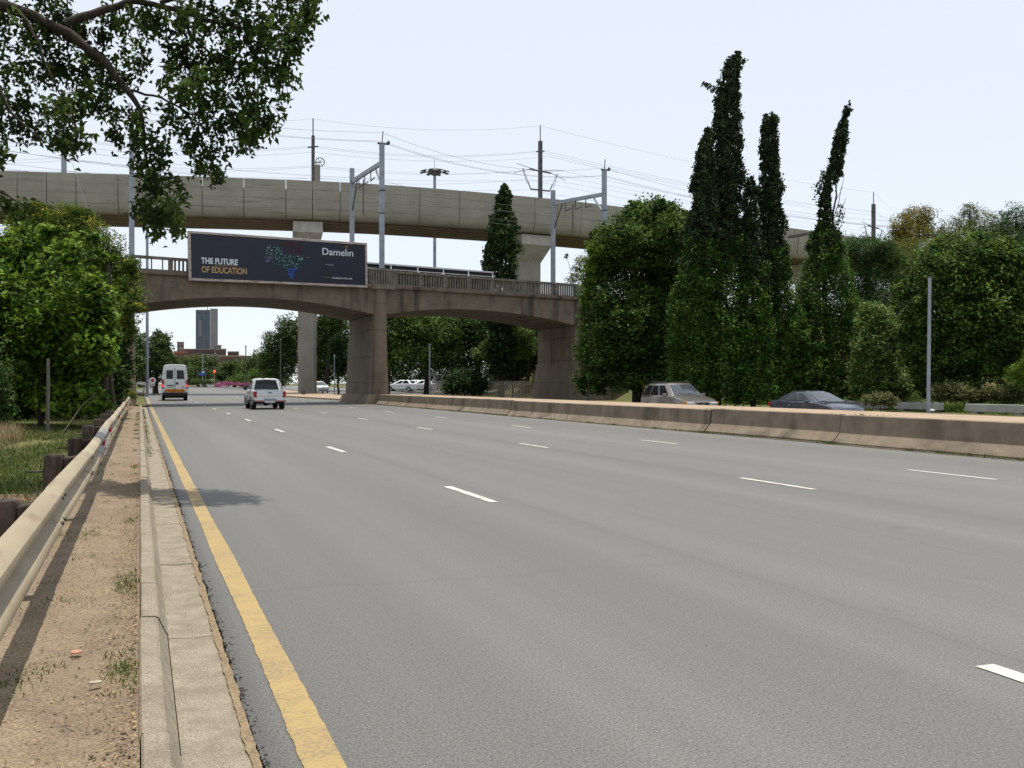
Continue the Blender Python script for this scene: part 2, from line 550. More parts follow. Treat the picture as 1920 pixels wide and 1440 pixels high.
# asphalt
def asphalt_mat(name, base, seams=True):
    m = bpy.data.materials.new(name)
    nt, N, L = nodes_of(m)
    out = N.new('ShaderNodeOutputMaterial')
    b = N.new('ShaderNodeBsdfPrincipled')
    b.inputs['Roughness'].default_value = 0.66
    b.inputs['Specular IOR Level'].default_value = 0.6
    L.new(b.outputs[0], out.inputs[0])
    tc = N.new('ShaderNodeTexCoord')
    def noise(scale, detail, stretch=(1, 1, 1), rough=0.6):
        mp = N.new('ShaderNodeMapping'); mp.inputs['Scale'].default_value = stretch
        L.new(tc.outputs['Object'], mp.inputs[0])
        n = N.new('ShaderNodeTexNoise'); n.inputs['Scale'].default_value = scale; n.inputs['Detail'].default_value = detail
        n.inputs['Roughness'].default_value = rough
        L.new(mp.outputs[0], n.inputs['Vector'])
        return n
    def rng_(src, a, b_, c, d):
        r = N.new('ShaderNodeMapRange')
        r.inputs['From Min'].default_value = a; r.inputs['From Max'].default_value = b_
        r.inputs['To Min'].default_value = c; r.inputs['To Max'].default_value = d
        L.new(src, r.inputs['Value'])
        return r.outputs[0]
    def mul(a, b_):
        q = N.new('ShaderNodeMath'); q.operation = 'MULTIPLY'
        L.new(a, q.inputs[0]); L.new(b_, q.inputs[1])
        return q.outputs[0]
    grit = noise(75, 6, rough=0.8)
    grit2 = noise(330, 2)
    patch = noise(0.5, 6, (0.7, 0.06, 1))
    lanes = noise(1.0, 4, (0.75, 0.008, 1))
    blot = noise(1.6, 5, (1, 0.8, 1))
    f = rng_(grit.outputs['Fac'], 0.38, 0.62, 0.42, 1.58)
    f = mul(f, rng_(grit2.outputs['Fac'], 0.3, 0.7, 0.78, 1.22))
    f = mul(f, rng_(patch.outputs['Fac'], 0.3, 0.7, 0.92, 1.08))
    f = mul(f, rng_(lanes.outputs['Fac'], 0.3, 0.7, 0.80, 1.17))
    f = mul(f, rng_(blot.outputs['Fac'], 0.65, 0.72, 1.0, 0.78))
    # pale chips of stone
    vo = N.new('ShaderNodeTexVoronoi'); vo.inputs['Scale'].default_value = 26
    L.new(tc.outputs['Object'], vo.inputs['Vector'])
    f = mul(f, rng_(vo.outputs['Distance'], 0.05, 0.14, 1.7, 1.0))
    vd = N.new('ShaderNodeTexVoronoi'); vd.inputs['Scale'].default_value = 47
    L.new(tc.outputs['Object'], vd.inputs['Vector'])
    f = mul(f, rng_(vd.outputs['Distance'], 0.12, 0.26, 0.62, 1.0))
    sx = N.new('ShaderNodeSeparateXYZ'); L.new(tc.outputs['Object'], sx.inputs[0])
    f = mul(f, rng_(sx.outputs['X'], 0.44, 0.56, 0.62, 1.0))          # grimy frayed margin by the gutter
    if seams:
        sep = N.new('ShaderNodeSeparateXYZ'); L.new(tc.outputs['Object'], sep.inputs[0])
        wob = noise(1.3, 4, (0.2, 1, 1))
        wv = rng_(wob.outputs['Fac'], 0.0, 1.0, -0.11, 0.11)
        xx = N.new('ShaderNodeMath'); xx.operation = 'ADD'
        L.new(sep.outputs['X'], xx.inputs[0]); L.new(wv, xx.inputs[1])
        for x0, wd, k in ((6.65, 0.016, 0.74), (4.33, 0.012, 0.82), (12.35, 0.018, 0.74), (8.25, 0.011, 0.84)):
            d = N.new('ShaderNodeMath'); d.operation = 'SUBTRACT'; L.new(xx.outputs[0], d.inputs[0]); d.inputs[1].default_value = x0
            a = N.new('ShaderNodeMath'); a.operation = 'ABSOLUTE'; L.new(d.outputs[0], a.inputs[0])
            f = mul(f, rng_(a.outputs[0], wd * 0.5, wd, k, 1.0))
        # a cross seam where two lifts of paving meet
        wob2 = noise(0.9, 4, (1, 0.2, 1))
        yy = N.new('ShaderNodeMath'); yy.operation = 'ADD'
        L.new(sep.outputs['Y'], yy.inputs[0]); L.new(rng_(wob2.outputs['Fac'], 0, 1, -0.35, 0.35), yy.inputs[1])
        for y0, xa, xb in ((7.1, 0.9, 4.2),):
            d = N.new('ShaderNodeMath'); d.operation = 'SUBTRACT'; L.new(yy.outputs[0], d.inputs[0]); d.inputs[1].default_value = y0
            a = N.new('ShaderNodeMath'); a.operation = 'ABSOLUTE'; L.new(d.outputs[0], a.inputs[0])
            line = rng_(a.outputs[0], 0.015, 0.06, 0.085, 0.0)
            ok = N.new('ShaderNodeMath'); ok.operation = 'LESS_THAN'; L.new(sep.outputs['X'], ok.inputs[0]); ok.inputs[1].default_value = xb
            q = N.new('ShaderNodeMath'); q.operation = 'SUBTRACT'; q.inputs[0].default_value = 1.0
            L.new(mul(line, ok.outputs[0]), q.inputs[1])
            f = mul(f, q.outputs[0])
    tint = N.new('ShaderNodeValToRGB')
    tint.color_ramp.elements[0].color = (base[0] * 1.03, base[1] * 0.99, base[2] * 0.94, 1)
    tint.color_ramp.elements[1].color = (base[0] * 0.98, base[1] * 1.0, base[2] * 1.02, 1)
    L.new(patch.outputs['Fac'], tint.inputs[0])
    sc = N.new('ShaderNodeVectorMath'); sc.operation = 'SCALE'
    L.new(tint.outputs[0], sc.inputs[0]); L.new(f, sc.inputs['Scale'])
    L.new(sc.outputs[0], b.inputs['Base Color'])
    bp = N.new('ShaderNodeBump'); bp.inputs['Strength'].default_value = 0.35; bp.inputs['Distance'].default_value = 0.008
    L.new(grit.outputs['Fac'], bp.inputs['Height']); L.new(bp.outputs[0], b.inputs['Normal'])
    return m
ASPHALT = asphalt_mat('asphalt', (0.107, 0.105, 0.097))
ASPHALT2 = asphalt_mat('asphalt_far', (0.118, 0.116, 0.109), False)

def strip(name, xa, xb, ysamp, dz, m, zf=None, parent=None, kind='structure', th=0.06, edge=None):
    """a sheet along the road with a little thickness at its sides"""
    zf = zf or (lambda x, y: road_z(y))
    mb = MB()
    rings = []
    for y in ysamp:
        a = xa(y) if callable(xa) else xa
        b = xb(y) if callable(xb) else xb
        rings.append([(a, y, zf(a, y) + dz - th), (a, y, zf(a, y) + dz), (b, y, zf(b, y) + dz), (b, y, zf(b, y) + dz - th)])
    mb.loft(rings, closed=False)
    return put(name, mb, m, parent, kind=kind)

def jag(y):
    return 0.445 + 0.018 * mnoise.noise((0, y * 2.1, 0)) + 0.016 * mnoise.noise((4, y * 9.0, 0)) + 0.010 * mnoise.noise((4, y * 31.0, 0)) + 0.03 * mnoise.noise((9, y * 0.5, 0))
ysr = axis([(-6, 2, 0.5), (2, 14, 0.03), (14, 30, 0.12), (30, 70, 0.8), (70, 240, 5)])
road = strip('road', jag, lambda y: 15.62 if y < 68 else 16.0 + 3.0 * smooth(95, 120, y), ysr, 0.0, ASPHALT, th=0.09)
strip('opposite_road', lambda y: 19.1 if y < 84 else 19.6, 33.2, axis([(-20, 100, 4), (100, 240, 8)]), 0.0, ASPHALT2, zf=opp_z, th=0.1)
# cross road beyond the viaduct
mb = MB()
for a, b in ((-60, 0.3), (33.4, 90)):
    mb.hexa([(a, 118, road_z(118) - .1), (b, 118, road_z(118) - .1), (b, 150, road_z(150) - .1), (a, 150, road_z(150) - .1)],
            [(a, 118, road_z(118) + .12), (b, 118, road_z(118) + .12), (b, 150, road_z(150) + .12), (a, 150, road_z(150) + .12)])
put('cross_road', mb, ASPHALT2, kind='structure')

# painted markings, worn
def paint_mat(name, c, wear, bare):
    m = bpy.data.materials.new(name)
    nt, N, L = nodes_of(m)
    out = N.new('ShaderNodeOutputMaterial'); b = N.new('ShaderNodeBsdfPrincipled')
    b.inputs['Roughness'].default_value = 0.7
    L.new(b.outputs[0], out.inputs[0])
    tc = N.new('ShaderNodeTexCoord')
    n1 = N.new('ShaderNodeTexNoise'); n1.inputs['Scale'].default_value = 45; n1.inputs['Detail'].default_value = 6; n1.inputs['Roughness'].default_value = 0.7
    n2 = N.new('ShaderNodeTexNoise'); n2.inputs['Scale'].default_value = 2.2; n2.inputs['Detail'].default_value = 3
    L.new(tc.outputs['Object'], n1.inputs['Vector']); L.new(tc.outputs['Object'], n2.inputs['Vector'])
    ad = N.new('ShaderNodeMath'); ad.operation = 'MULTIPLY_ADD'
    L.new(n2.outputs['Fac'], ad.inputs[0]); ad.inputs[1].default_value = 0.55; L.new(n1.outputs['Fac'], ad.inputs[2])
    r = N.new('ShaderNodeMapRange'); r.inputs['From Min'].default_value = wear; r.inputs['From Max'].default_value = wear + 0.2
    L.new(ad.outputs[0], r.inputs['Value'])
    # cross cracks
    mp = N.new('ShaderNodeMapping'); mp.inputs['Scale'].default_value = (0.5, 3.4, 1)
    L.new(tc.outputs['Object'], mp.inputs[0])
    vo = N.new('ShaderNodeTexVoronoi'); vo.feature = 'DISTANCE_TO_EDGE'; vo.inputs['Scale'].default_value = 1.6
    L.new(mp.outputs[0], vo.inputs['Vector'])
    rc = N.new('ShaderNodeMapRange'); rc.inputs['From Min'].default_value = 0.006; rc.inputs['From Max'].default_value = 0.03; rc.inputs['To Min'].default_value = 0.6; rc.inputs['To Max'].default_value = 0
    L.new(vo.outputs['Distance'], rc.inputs['Value'])
    mxv = N.new('ShaderNodeMath'); mxv.operation = 'MAXIMUM'
    L.new(r.outputs[0], mxv.inputs[0]); L.new(rc.outputs[0], mxv.inputs[1])
    c0 = N.new('ShaderNodeMix'); c0.data_type = 'RGBA'
    c0.inputs[6].default_value = (*[q * 0.85 for q in c], 1); c0.inputs[7].default_value = (*c, 1)
    L.new(n1.outputs['Fac'], c0.inputs[0])
    mx = N.new('ShaderNodeMix'); mx.data_type = 'RGBA'
    L.new(mxv.outputs[0], mx.inputs[0]); L.new(c0.outputs[2], mx.inputs[6]); mx.inputs[7].default_value = (*bare, 1)
    L.new(mx.outputs[2], b.inputs['Base Color'])
    return m
YELLOW = paint_mat('yellow_road_paint', (0.36, 0.255, 0.095), 0.72, (0.21, 0.155, 0.085))
WHITE = paint_mat('white_road_paint', (0.54, 0.52, 0.45), 0.80, (0.26, 0.25, 0.22))
def wob_edge(x0, s, amp=0.006):
    return lambda y: x0 + amp * mnoise.noise((s, y * 7, 0)) + amp * 0.8 * mnoise.noise((s, y * 26, 0)) + 0.012 * mnoise.noise((s, y * 0.4, 2))
ysl = axis([(-3, 2, 0.5), (2, 12, 0.03), (12, 30, 0.15), (30, 68, 1), (68, 200, 5)])
strip('edge_line', wob_edge(0.585, 1), wob_edge(0.735, 2), ysl, 0.005, YELLOW, parent=road, th=0.004, kind=None)
mb = MB()
def dash(x, y0, ln, w=0.10):
    n = 14
    vs = []
    for i in range(n + 1):
        y = y0 + ln * i / n
        e = 0.008
        vs.append((x - w / 2 + rnd.uniform(-e, e), y, road_z(y) + 0.005))
        vs.append((x + w / 2 + rnd.uniform(-e, e), y, road_z(y) + 0.005))
    mb.add(vs, [(2 * i, 2 * i + 1, 2 * i + 3, 2 * i + 2) for i in range(n)])
def dash_px(u, v0, v1, x):
    """near and far end rows of a dash on the lane line at x"""
    a = (CH * F / (v0 - CY) - ST * x) / CT
    b = (CH * F / (v1 - CY) - ST * x) / CT
    dash(x, a, b - a)
DASH = {4.07: [3.0], 8.5: [], 12.0: []}
P1 = 9.55
y1 = (CH * F / (942 - CY) - ST * 4.07) / CT
for k in range(-1, 16): dash(4.07, y1 + k * P1, 2.0, 0.115)
y2 = (CH * F / (918 - CY) - ST * 8.68) / CT
for k in range(-1, 16): dash(8.68, y2 + k * P1, 1.8)
y3 = (CH * F / (899.5 - CY) - ST * 12.15) / CT
for k in range(-1, 16): dash(12.15, y3 + k * P1, 1.85)
put('lane_markings', mb, WHITE, road)

# kerb and gutter of precast lengths
CONC = M('kerb_concrete', (0.285, 0.245, 0.185), (0.20, 0.168, 0.122), scale=5, rough=0.9, bump=0.5, fine=0.4, fine_scale=130, stain=(0.12, 0.102, 0.08), stain_scale=(4.2, 3.4, 3), stain_lo=0.60)
mb = MB()
def extr(mb, prof, y0, y1):
    mb.loft([[(x, y0, road_z(y0) + z) for x, z in prof], [(x, y1, road_z(y1) + z) for x, z in prof]])
KP = [(0.002, -0.3), (0.002, 0.128), (0.012, 0.138), (0.085, 0.132), (0.10, 0.122), (0.135, 0.045), (0.15, 0.022), (0.15, -0.3)]
y = -4.0
while y < 66:
    ln = 1.0 if y < 40 else 2.0
    dx, dz = rnd.uniform(-0.004, 0.004), rnd.uniform(-0.005, 0.005)
    extr(mb, [(a + dx, b + dz) for a, b in KP], y + 0.003, y + ln - 0.003)
    y += ln
put('kerb', mb, CONC, kind='structure', smooth_deg=25)
mb = MB()
y = 3.3 / CT - 2.45 * 3
while y < 66:
    dz = rnd.uniform(-0.004, 0.004)
    extr(mb, [(0.152, -0.2), (0.152, 0.006 + dz), (0.28, -0.002 + dz), (0.415, 0.004 + dz), (0.42, -0.2)], y + 0.006, y + 2.45 - 0.006)
    y += 2.45
put('gutter', mb, CONC, kind='structure', smooth_deg=25)
SAND = M('washed_sand', (0.235, 0.175, 0.105), (0.16, 0.118, 0.07), scale=30, rough=0.95, fine=0.3)
strip('gutter_sand', lambda y: 0.395 + 0.014 * mnoise.noise((1, y * 3, 0)) + 0.008 * mnoise.noise((1, y * 14, 0)), lambda y: 0.432 + 0.012 * mnoise.noise((2, y * 4, 0)) + 0.008 * mnoise.noise((3, y * 17, 0)), axis([(-2, 14, 0.04), (14, 45, 0.3)]), 0.012, SAND, th=0.05)

# worn dirt path between rail and kerb
DIRT = M('path_dirt', (0.245, 0.184, 0.120), (0.165, 0.122, 0.08), scale=3.2, rough=0.95, bump=0.7, fine=0.4, fine_scale=75, stain=(0.15, 0.112, 0.078), stain_scale=(2.6, 1.6, 1), stain_lo=0.57, contrast=(0.3, 0.7))
mb = MB()
px_ = [-1.15, -0.9, -0.72, -0.6, -0.5, -0.4, -0.3, -0.2, -0.12, -0.06, -0.02, 0.0]
py_ = axis([(-4, 1, 0.4), (1, 16, 0.07), (16, 64, 0.5)])
for y in py_:
    for x in px_:
        e = smooth(-0.14, -0.02, x)
        h = 0.118 - 0.022 * math.exp(-((x + 0.22) / 0.14) ** 2) + 0.012 * mnoise.noise((x * 5, y * 3, 1)) + 0.008 * mnoise.noise((x * 17, y * 17, 1)) * (1 - e)
        if x < -0.9: h -= 0.06
        mb.v.append((x, y, road_z(y) + h - 0.012 * e))
n = len(px_)
for j in range(len(py_) - 1):
    for i in range(n - 1): mb.f.append((j * n + i, j * n + i + 1, (j + 1) * n + i + 1, (j + 1) * n + i))
put('path', mb, DIRT, kind='structure', smooth_deg=70)

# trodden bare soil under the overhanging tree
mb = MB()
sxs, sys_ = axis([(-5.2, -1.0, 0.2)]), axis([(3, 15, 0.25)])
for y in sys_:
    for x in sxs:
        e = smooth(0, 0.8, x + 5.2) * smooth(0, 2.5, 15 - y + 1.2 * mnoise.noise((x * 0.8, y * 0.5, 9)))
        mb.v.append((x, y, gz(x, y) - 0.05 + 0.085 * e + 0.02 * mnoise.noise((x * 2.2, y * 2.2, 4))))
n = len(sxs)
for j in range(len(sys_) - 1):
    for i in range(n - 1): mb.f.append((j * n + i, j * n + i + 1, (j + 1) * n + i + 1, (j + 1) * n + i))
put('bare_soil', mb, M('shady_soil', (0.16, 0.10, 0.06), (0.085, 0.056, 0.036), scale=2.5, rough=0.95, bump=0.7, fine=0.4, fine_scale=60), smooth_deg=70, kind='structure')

# loose stones and crumbs of asphalt
STONE = M('stones', (0.26, 0.2, 0.14), (0.09, 0.07, 0.05), scale=14, rough=0.95)
mb = MB()
def pebble(mb, x, y, z, r):
    d = [Vector((rnd.uniform(.6, 1.2), 0, 0)), Vector((0, rnd.uniform(.6, 1.2), 0)), Vector((0, 0, rnd.uniform(.35, .7)))]
    a = rnd.uniform(0, 6.28)
    ca, sa = math.cos(a), math.sin(a)
    vs = []
    for q in (d[0], d[1], -d[0], -d[1], d[2], -d[2]):
        q = q * r * rnd.uniform(.8, 1.2)
        vs.append((x + q.x * ca - q.y * sa, y + q.x * sa + q.y * ca, z + q.z))
    mb.add(vs, [(0, 1, 4), (1, 2, 4), (2, 3, 4), (3, 0, 4), (1, 0, 5), (2, 1, 5), (3, 2, 5), (0, 3, 5)])
for i in range(4200):
    y = 2.2 + 14 * rnd.random() ** 1.6
    x = -0.02 - 0.16 * rnd.random() ** 2 if rnd.random() < 0.55 else rnd.uniform(-0.62, -0.02)
    pebble(mb, x, y, 0.108, 0.0025 + 0.009 * rnd.random() ** 3.5)
put('path_stones', mb, STONE, kind='stuff')
CRUMB = M('asphalt_crumbs', (0.07, 0.065, 0.06), (0.03, 0.03, 0.03), scale=20, rough=0.95)
mb = MB()
for i in range(1300):
    y = 2.2 + 18 * rnd.random() ** 1.5
    pebble(mb, jag(y) + abs(rnd.gauss(0, 0.022)) - 0.014, y, 0.002, 0.003 + 0.009 * rnd.random() ** 2.5)
put('asphalt_crumbs', mb, CRUMB, kind='stuff')

# raised median behind the barrier: brown paving
MEDTOP = M('median_paving', (0.35, 0.26, 0.18), (0.28, 0.205, 0.14), scale=1.2, rough=0.9, fine=0.12, fine_scale=25, stain=(0.21, 0.15, 0.105), stain_scale=(0.8, 0.5, 1), stain_lo=0.6)
mb = MB()
ym = axis([(-14, 71, 4.25)])
mb.loft([[(15.99, y, 0.0), (15.99, y, 0.693), (18.98, y, 0.693), (19.08, y, 0.4), (19.08, y, -0.6)] for y in ym], closed=False)
put('median_paving', mb, MEDTOP, kind='structure')

# kerbed island round the viaduct pier
mb = MB()
pts = [at(u, v, 1) for u, v in ((0, 0),)]
isl = [(15.9, 84), (17.6, 80.5), (19.4, 84), (19.5, 150), (15.2, 150), (13.2, 118), (12.9, 108), (14.2, 96)]
mb.add([(x, y, road_z(y) - 0.1) for x, y in isl] + [(x, y, road_z(y) + 0.13) for x, y in isl],
       [tuple(range(7, -1, -1)), tuple(range(8, 16))] + [(i, (i + 1) % 8, 8 + (i + 1) % 8, 8 + i) for i in range(8)])
put('traffic_island', mb, MEDTOP, kind='structure')

# ================================================================== MEDIAN BARRIER
BARR = M('barrier_concrete', (0.222, 0.174, 0.124), (0.15, 0.118, 0.085), scale=1.7, rough=0.9, bump=0.25, fine=0.1, fine_scale=60, stain=(0.06, 0.046, 0.036), stain_scale=(2, 0.8, 0.25), stain_lo=0.53)
T = Thing('median_barrier', 'long brown concrete barrier with a sloped foot along the right side of the asphalt', 'barrier', (15.8, 30, 0))
BP = [(15.60, -0.1), (15.60, 0.055), (15.625, 0.075), (15.80, 0.268), (15.86, 0.69), (15.885, 0.708), (15.99, 0.708), (15.99, -0.1)]
def ybar(u, v):
    zc = CH * F / (v - CY)
    return (zc - ST * 15.6) / CT
cuts = [-14, 1.0, ybar(1577, 833), ybar(1325, 812), 42.5, 52.0, 61.0, 69.2]
for i, (a, b) in enumerate(zip(cuts, cuts[1:])):
    g = 0.03 if i in (1, 2, 3) else 0.012
    k = MB()
    st = [a + g + (b - a - 2 * g) * j / 6 for j in range(7)]
    dx, dz = [(0, 0), (0.0, 0.0), (0.035, 0.012), (0.01, -0.015), (0, 0.01), (0.02, 0), (0, 0)][i]
    k.loft([[(x + dx, y, z + (dz if z > 0 else 0)) for x, z in BP] for y in st])
    T.part('barrier_segment', k, BARR, smooth_deg=20)

# crumbling mortar and dirt line along the foot
k = MB()
k.loft([[(15.53 + 0.02 * mnoise.noise((0, y, 0)), y, 0.004), (15.57, y, 0.02), (15.605, y, 0.03), (15.605, y, -0.02)] for y in axis([(5, 69, 0.5)])], closed=False)
put('foot_dirt', k, M('foot_dirt', (0.10, 0.085, 0.05), (0.05, 0.045, 0.03), scale=8, rough=1), kind='stuff')

# ================================================================== ROAD BRIDGE
BRK = M('bridge_concrete', (0.185, 0.148, 0.112), (0.115, 0.092, 0.07), scale=0.9, rough=0.92, bump=0.2, fine=0.08, fine_scale=20,
        stain=(0.04, 0.032, 0.027), stain_scale=(1.1, 1.1, 0.14), stain_lo=0.52, boards=(0.62, 0.82, 0.1))
BRK2 = M('pier_concrete', (0.19, 0.152, 0.115), (0.136, 0.108, 0.082), scale=0.7, rough=0.92, bump=0.2, fine=0.08, fine_scale=20,
         stain=(0.08, 0.056, 0.04), stain_scale=(0.8, 0.8, 0.1), stain_lo=0.58, boards=(1.9, 0.72, 0.2))
BALU = M('baluster_concrete', (0.20, 0.175, 0.15), (0.11, 0.092, 0.076), scale=2.2, rough=0.92, stain=(0.06, 0.05, 0.045), stain_scale=(2, 2, 0.5), stain_lo=0.56)
BS = 0.25
BW = 8.6
def bf(x): return 66.8 + BS * x                 # front line of the bridge
def bpt(x, d, z): return (x, bf(x) + d, z)      # x along the road's width, d behind the front
BR = Thing('road_bridge', 'old brown concrete bridge of two shallow arches crossing over the road', 'bridge', (16.1, bf(16.1), 0))
LEDGE = 8.42
def par(x0, x1, z0, zc_, z1, xc):
    """bottom curve through three heights"""
    def f(x):
        if x <= xc:
            t = (xc - x) / (xc - x0)
            return zc_ - (zc_ - z0) * t * t
        t = (x - xc) / (x1 - xc)
        return zc_ - (zc_ - z1) * t * t
    return f
def span(x0, x1, f, n=26, d0=0.0, d1=BW):
    k = MB()
    rings = []
    for i in range(n + 1):
        x = x0 + (x1 - x0) * i / n
        z = f(x)
        rings.append([bpt(x, d0, z), bpt(x, d1, z), bpt(x, d1, LEDGE - 0.06), bpt(x, d0, LEDGE - 0.06)])
    k.loft(rings)
    return k
BR.part('arch_span', span(-0.32, 16.2, par(-0.32, 16.2, 6.42, 7.25, 6.4, 7.9)), BRK, smooth_deg=40)
BR.part('arch_span', span(16.22, 34.2, par(16.22, 34.2, 6.4, 7.18, 6.2, 24.0)), BRK, smooth_deg=40)
BR.part('approach_span', span(-26, -0.34, lambda x: 6.9), BRK)
BR.part('approach_span', span(34.22, 62, lambda x: 6.6), BRK)
# string course under the parapet
k = MB()
k.loft([[bpt(x, -0.16, LEDGE - 0.05), bpt(x, -0.22, LEDGE + 0.02), bpt(x, -0.22, LEDGE + 0.2), bpt(x, 0.35, LEDGE + 0.2), bpt(x, 0.35, LEDGE - 0.05)] for x in axis([(-26, 62, 8)])])
BR.part('cornice', k, BRK)
k = MB()
k.loft([[bpt(x, 0.35, LEDGE - 0.04), bpt(x, BW - 0.3, LEDGE - 0.04), bpt(x, BW - 0.3, LEDGE + 0.12), bpt(x, 0.35, LEDGE + 0.12)] for x in axis([(-26, 62, 8)])])
BR.part('deck', k, M('deck_ballast', (0.2, 0.17, 0.14), scale=3))
# middle pier: a battered wall under the deck and a round column at its front
def battered(x0, x1, d0, d1, z0, z1, b):
    xm = (x0 + x1) / 2
    return MB().hexa([bpt(x0 - b, d0 - b * .5, z0)[:2] + (z0,), bpt(x1 + b, d0 - b * .5, z0), bpt(x1 + b, d1 + b, z0), bpt(x0 - b, d1 + b, z0)],
                     [bpt(x0, d0, z1), bpt(x1, d0, z1), bpt(x1, d1, z1), bpt(x0, d1, z1)])
pier = BR.part('pier', battered(15.75, 16.75, 0.25, BW - 0.1, 0.6, 6.44, 0.3), BRK2)
k = MB()
k.lathe((16.3, bf(16.3) + 0.05, 0), [(0.60, 0.6), (0.585, 1.2), (0.52, 4.0), (0.47, 7.2), (0.47, 8.3)], 24)
BR.part('column', k, BRK2, pier, smooth_deg=40)
k = MB()
k.hexa([bpt(14.9, -0.95, -0.1), bpt(17.6, -0.8, -0.1), bpt(17.6, BW + 0.6, -0.1), bpt(14.9, BW + 0.9, -0.1)], [bpt(15.25, -0.7, 0.7), bpt(17.3, -0.7, 0.7), bpt(17.3, BW + 0.3, 0.7), bpt(15.25, BW + 0.3, 0.7)])
BR.part('plinth', k, BARR, pier, bevel=0.04)
# left pier and right abutment
k = battered(-1.25, -0.34, 0.05, BW - 0.2, -0.1, 6.88, 0.12)
BR.part('pier', k, M('pale_pier_concrete', (0.25, 0.19, 0.135), (0.19, 0.14, 0.1), scale=0.7, rough=0.92, stain=(0.13, 0.10, 0.08), stain_scale=(0.9, 0.9, 0.12), stain_lo=0.58))
k = battered(33.75, 37.5, 0.15, BW - 0.2, -0.3, 6.58, 0.0)
k.hexa([bpt(33.0, BW - 1.3, -0.3), bpt(33.75, -0.2, -0.3), bpt(33.75, BW, -0.3), bpt(33.0, BW - 0.0, -0.3)], [bpt(33.7, BW - 1.0, 3.2), bpt(33.74, -0.1, 3.2), bpt(33.74, BW - 0.1, 3.2), bpt(33.7, BW - 0.1, 3.2)])
for d in (2.2, 4.6, 5.1): k.box(*(33.70, 33.76), bf(33.7) + d, bf(33.7) + d + 0.1, 0, 6.4)
BR.part('abutment', k, BRK2)
# balustrade: bays of balusters between square posts
def bay(x0, x1, d=0.05, n=None, dense=True, z0=LEDGE + 0.2, z1=9.72, opening=False):
    k = MB()
    def P(x, dd, z): return bpt(x, d + dd, z)
    def blk(xa, xb, da, db, za, zb):
        k.hexa([P(xa, da, za), P(xb, da, za), P(xb, db, za), P(xa, db, za)], [P(xa, da, zb), P(xb, da, zb), P(xb, db, zb), P(xa, db, zb)])
    blk(x0, x0 + 0.3, -0.02, 0.3, z0, z1 - 0.16)
    blk(x0, x1, -0.05, 0.33, z1 - 0.16, z1)
    blk(x0 + 0.3, x1, 0.0, 0.28, z0, z0 + 0.12)
    n = n or max(3, int((x1 - x0 - 0.3) / 0.205))
    for i in range(n):
        xc = x0 + 0.3 + (x1 - x0 - 0.3) * (i + 0.5) / n
        w = 0.065 if dense else 0.04
        if opening:
            blk(xc - w, xc + w, 0.06, 0.2, z0 + 0.12, z0 + 0.3)
            blk(xc - w, xc + w, 0.06, 0.2, z0 + 0.55, z1 - 0.16)
        else:
            blk(xc - w, xc + w, 0.06, 0.2, z0 + 0.12, z1 - 0.16)
    return k
xb = 17.35
bays = []
while xb < 35.5:
    bays.append((xb, xb + 2.05)); xb += 2.05
for i, (a, b) in enumerate(bays): BR.part('balustrade', bay(a, b), BALU)
# boards behind part of the balusters keep it nearly closed, as in the photograph
k = MB()
k.hexa([bpt(17.4, 0.3, 8.7), bpt(25.4, 0.3, 8.7), bpt(25.4, 0.34, 8.7), bpt(17.4, 0.34, 8.7)], [bpt(17.4, 0.3, 9.5), bpt(25.4, 0.3, 9.5), bpt(25.4, 0.34, 9.5), bpt(17.4, 0.34, 9.5)])
BR.part('backing_sheet', k, M('grey_sheet', (0.12, 0.12, 0.12), scale=2))
for a, b in ((-0.6, 1.7),): BR.part('balustrade', bay(a, b, n=3, dense=False, z0=LEDGE + 0.2, z1=9.55), BALU)
for a, b in ((1.7, 3.0),): BR.part('balustrade', bay(a, b, dense=True, z1=9.55), BALU)
for a in range(3, 15, 2): BR.part('balustrade', bay(a + 0.0, a + 2.0), BALU)
for a in range(-25, -1, 2): BR.part('balustrade', bay(a * 1.0 - 0.6, a + 1.4, z1=9.55), BALU)
# rear parapet, plain
k = MB()
k.loft([[bpt(x, BW - 0.3, LEDGE - 0.05), bpt(x, BW - 0.3, 9.0), bpt(x, BW, 9.0), bpt(x, BW, LEDGE - 0.05)] for x in axis([(-26, 62, 8)])])
BR.part('rear_parapet', k, BALU)
# rounded refuge over the pier
cx, cy = 16.3, bf(16.3) + 0.1
def half(r, n=14): return [(cx - r * math.cos(math.pi * i / n), cy - r * 0.62 * math.sin(math.pi * i / n)) for i in range(n + 1)]
def ringwall(k, r0, r1, z0, z1, n=14):
    a, b = half(r1, n), half(r0, n)
    k.loft([[(p[0], p[1], z0), (p[0], p[1], z1), (q[0], q[1], z1), (q[0], q[1], z0)] for p, q in zip(a, b)])
ref = MB()
ringwall(ref, 0.02, 1.12, LEDGE - 0.12, LEDGE + 0.22)
ringwall(ref, 0.78, 1.08, 9.6, 9.76)
bal = BR.part('refuge', ref, BALU, smooth_deg=40)
k = MB()
for i in range(15):
    a = math.pi * (i + 0.5) / 15
    x, y = cx - 0.95 * math.cos(a), cy - 0.95 * 0.62 * math.sin(a)
    k.box(x - 0.06, x + 0.06, y - 0.06, y + 0.06, LEDGE + 0.22, 9.6)
ringwall(k, 0.70, 0.74, LEDGE + 0.22, 9.6)
BR.part('baluster_ring', k, BALU, bal)

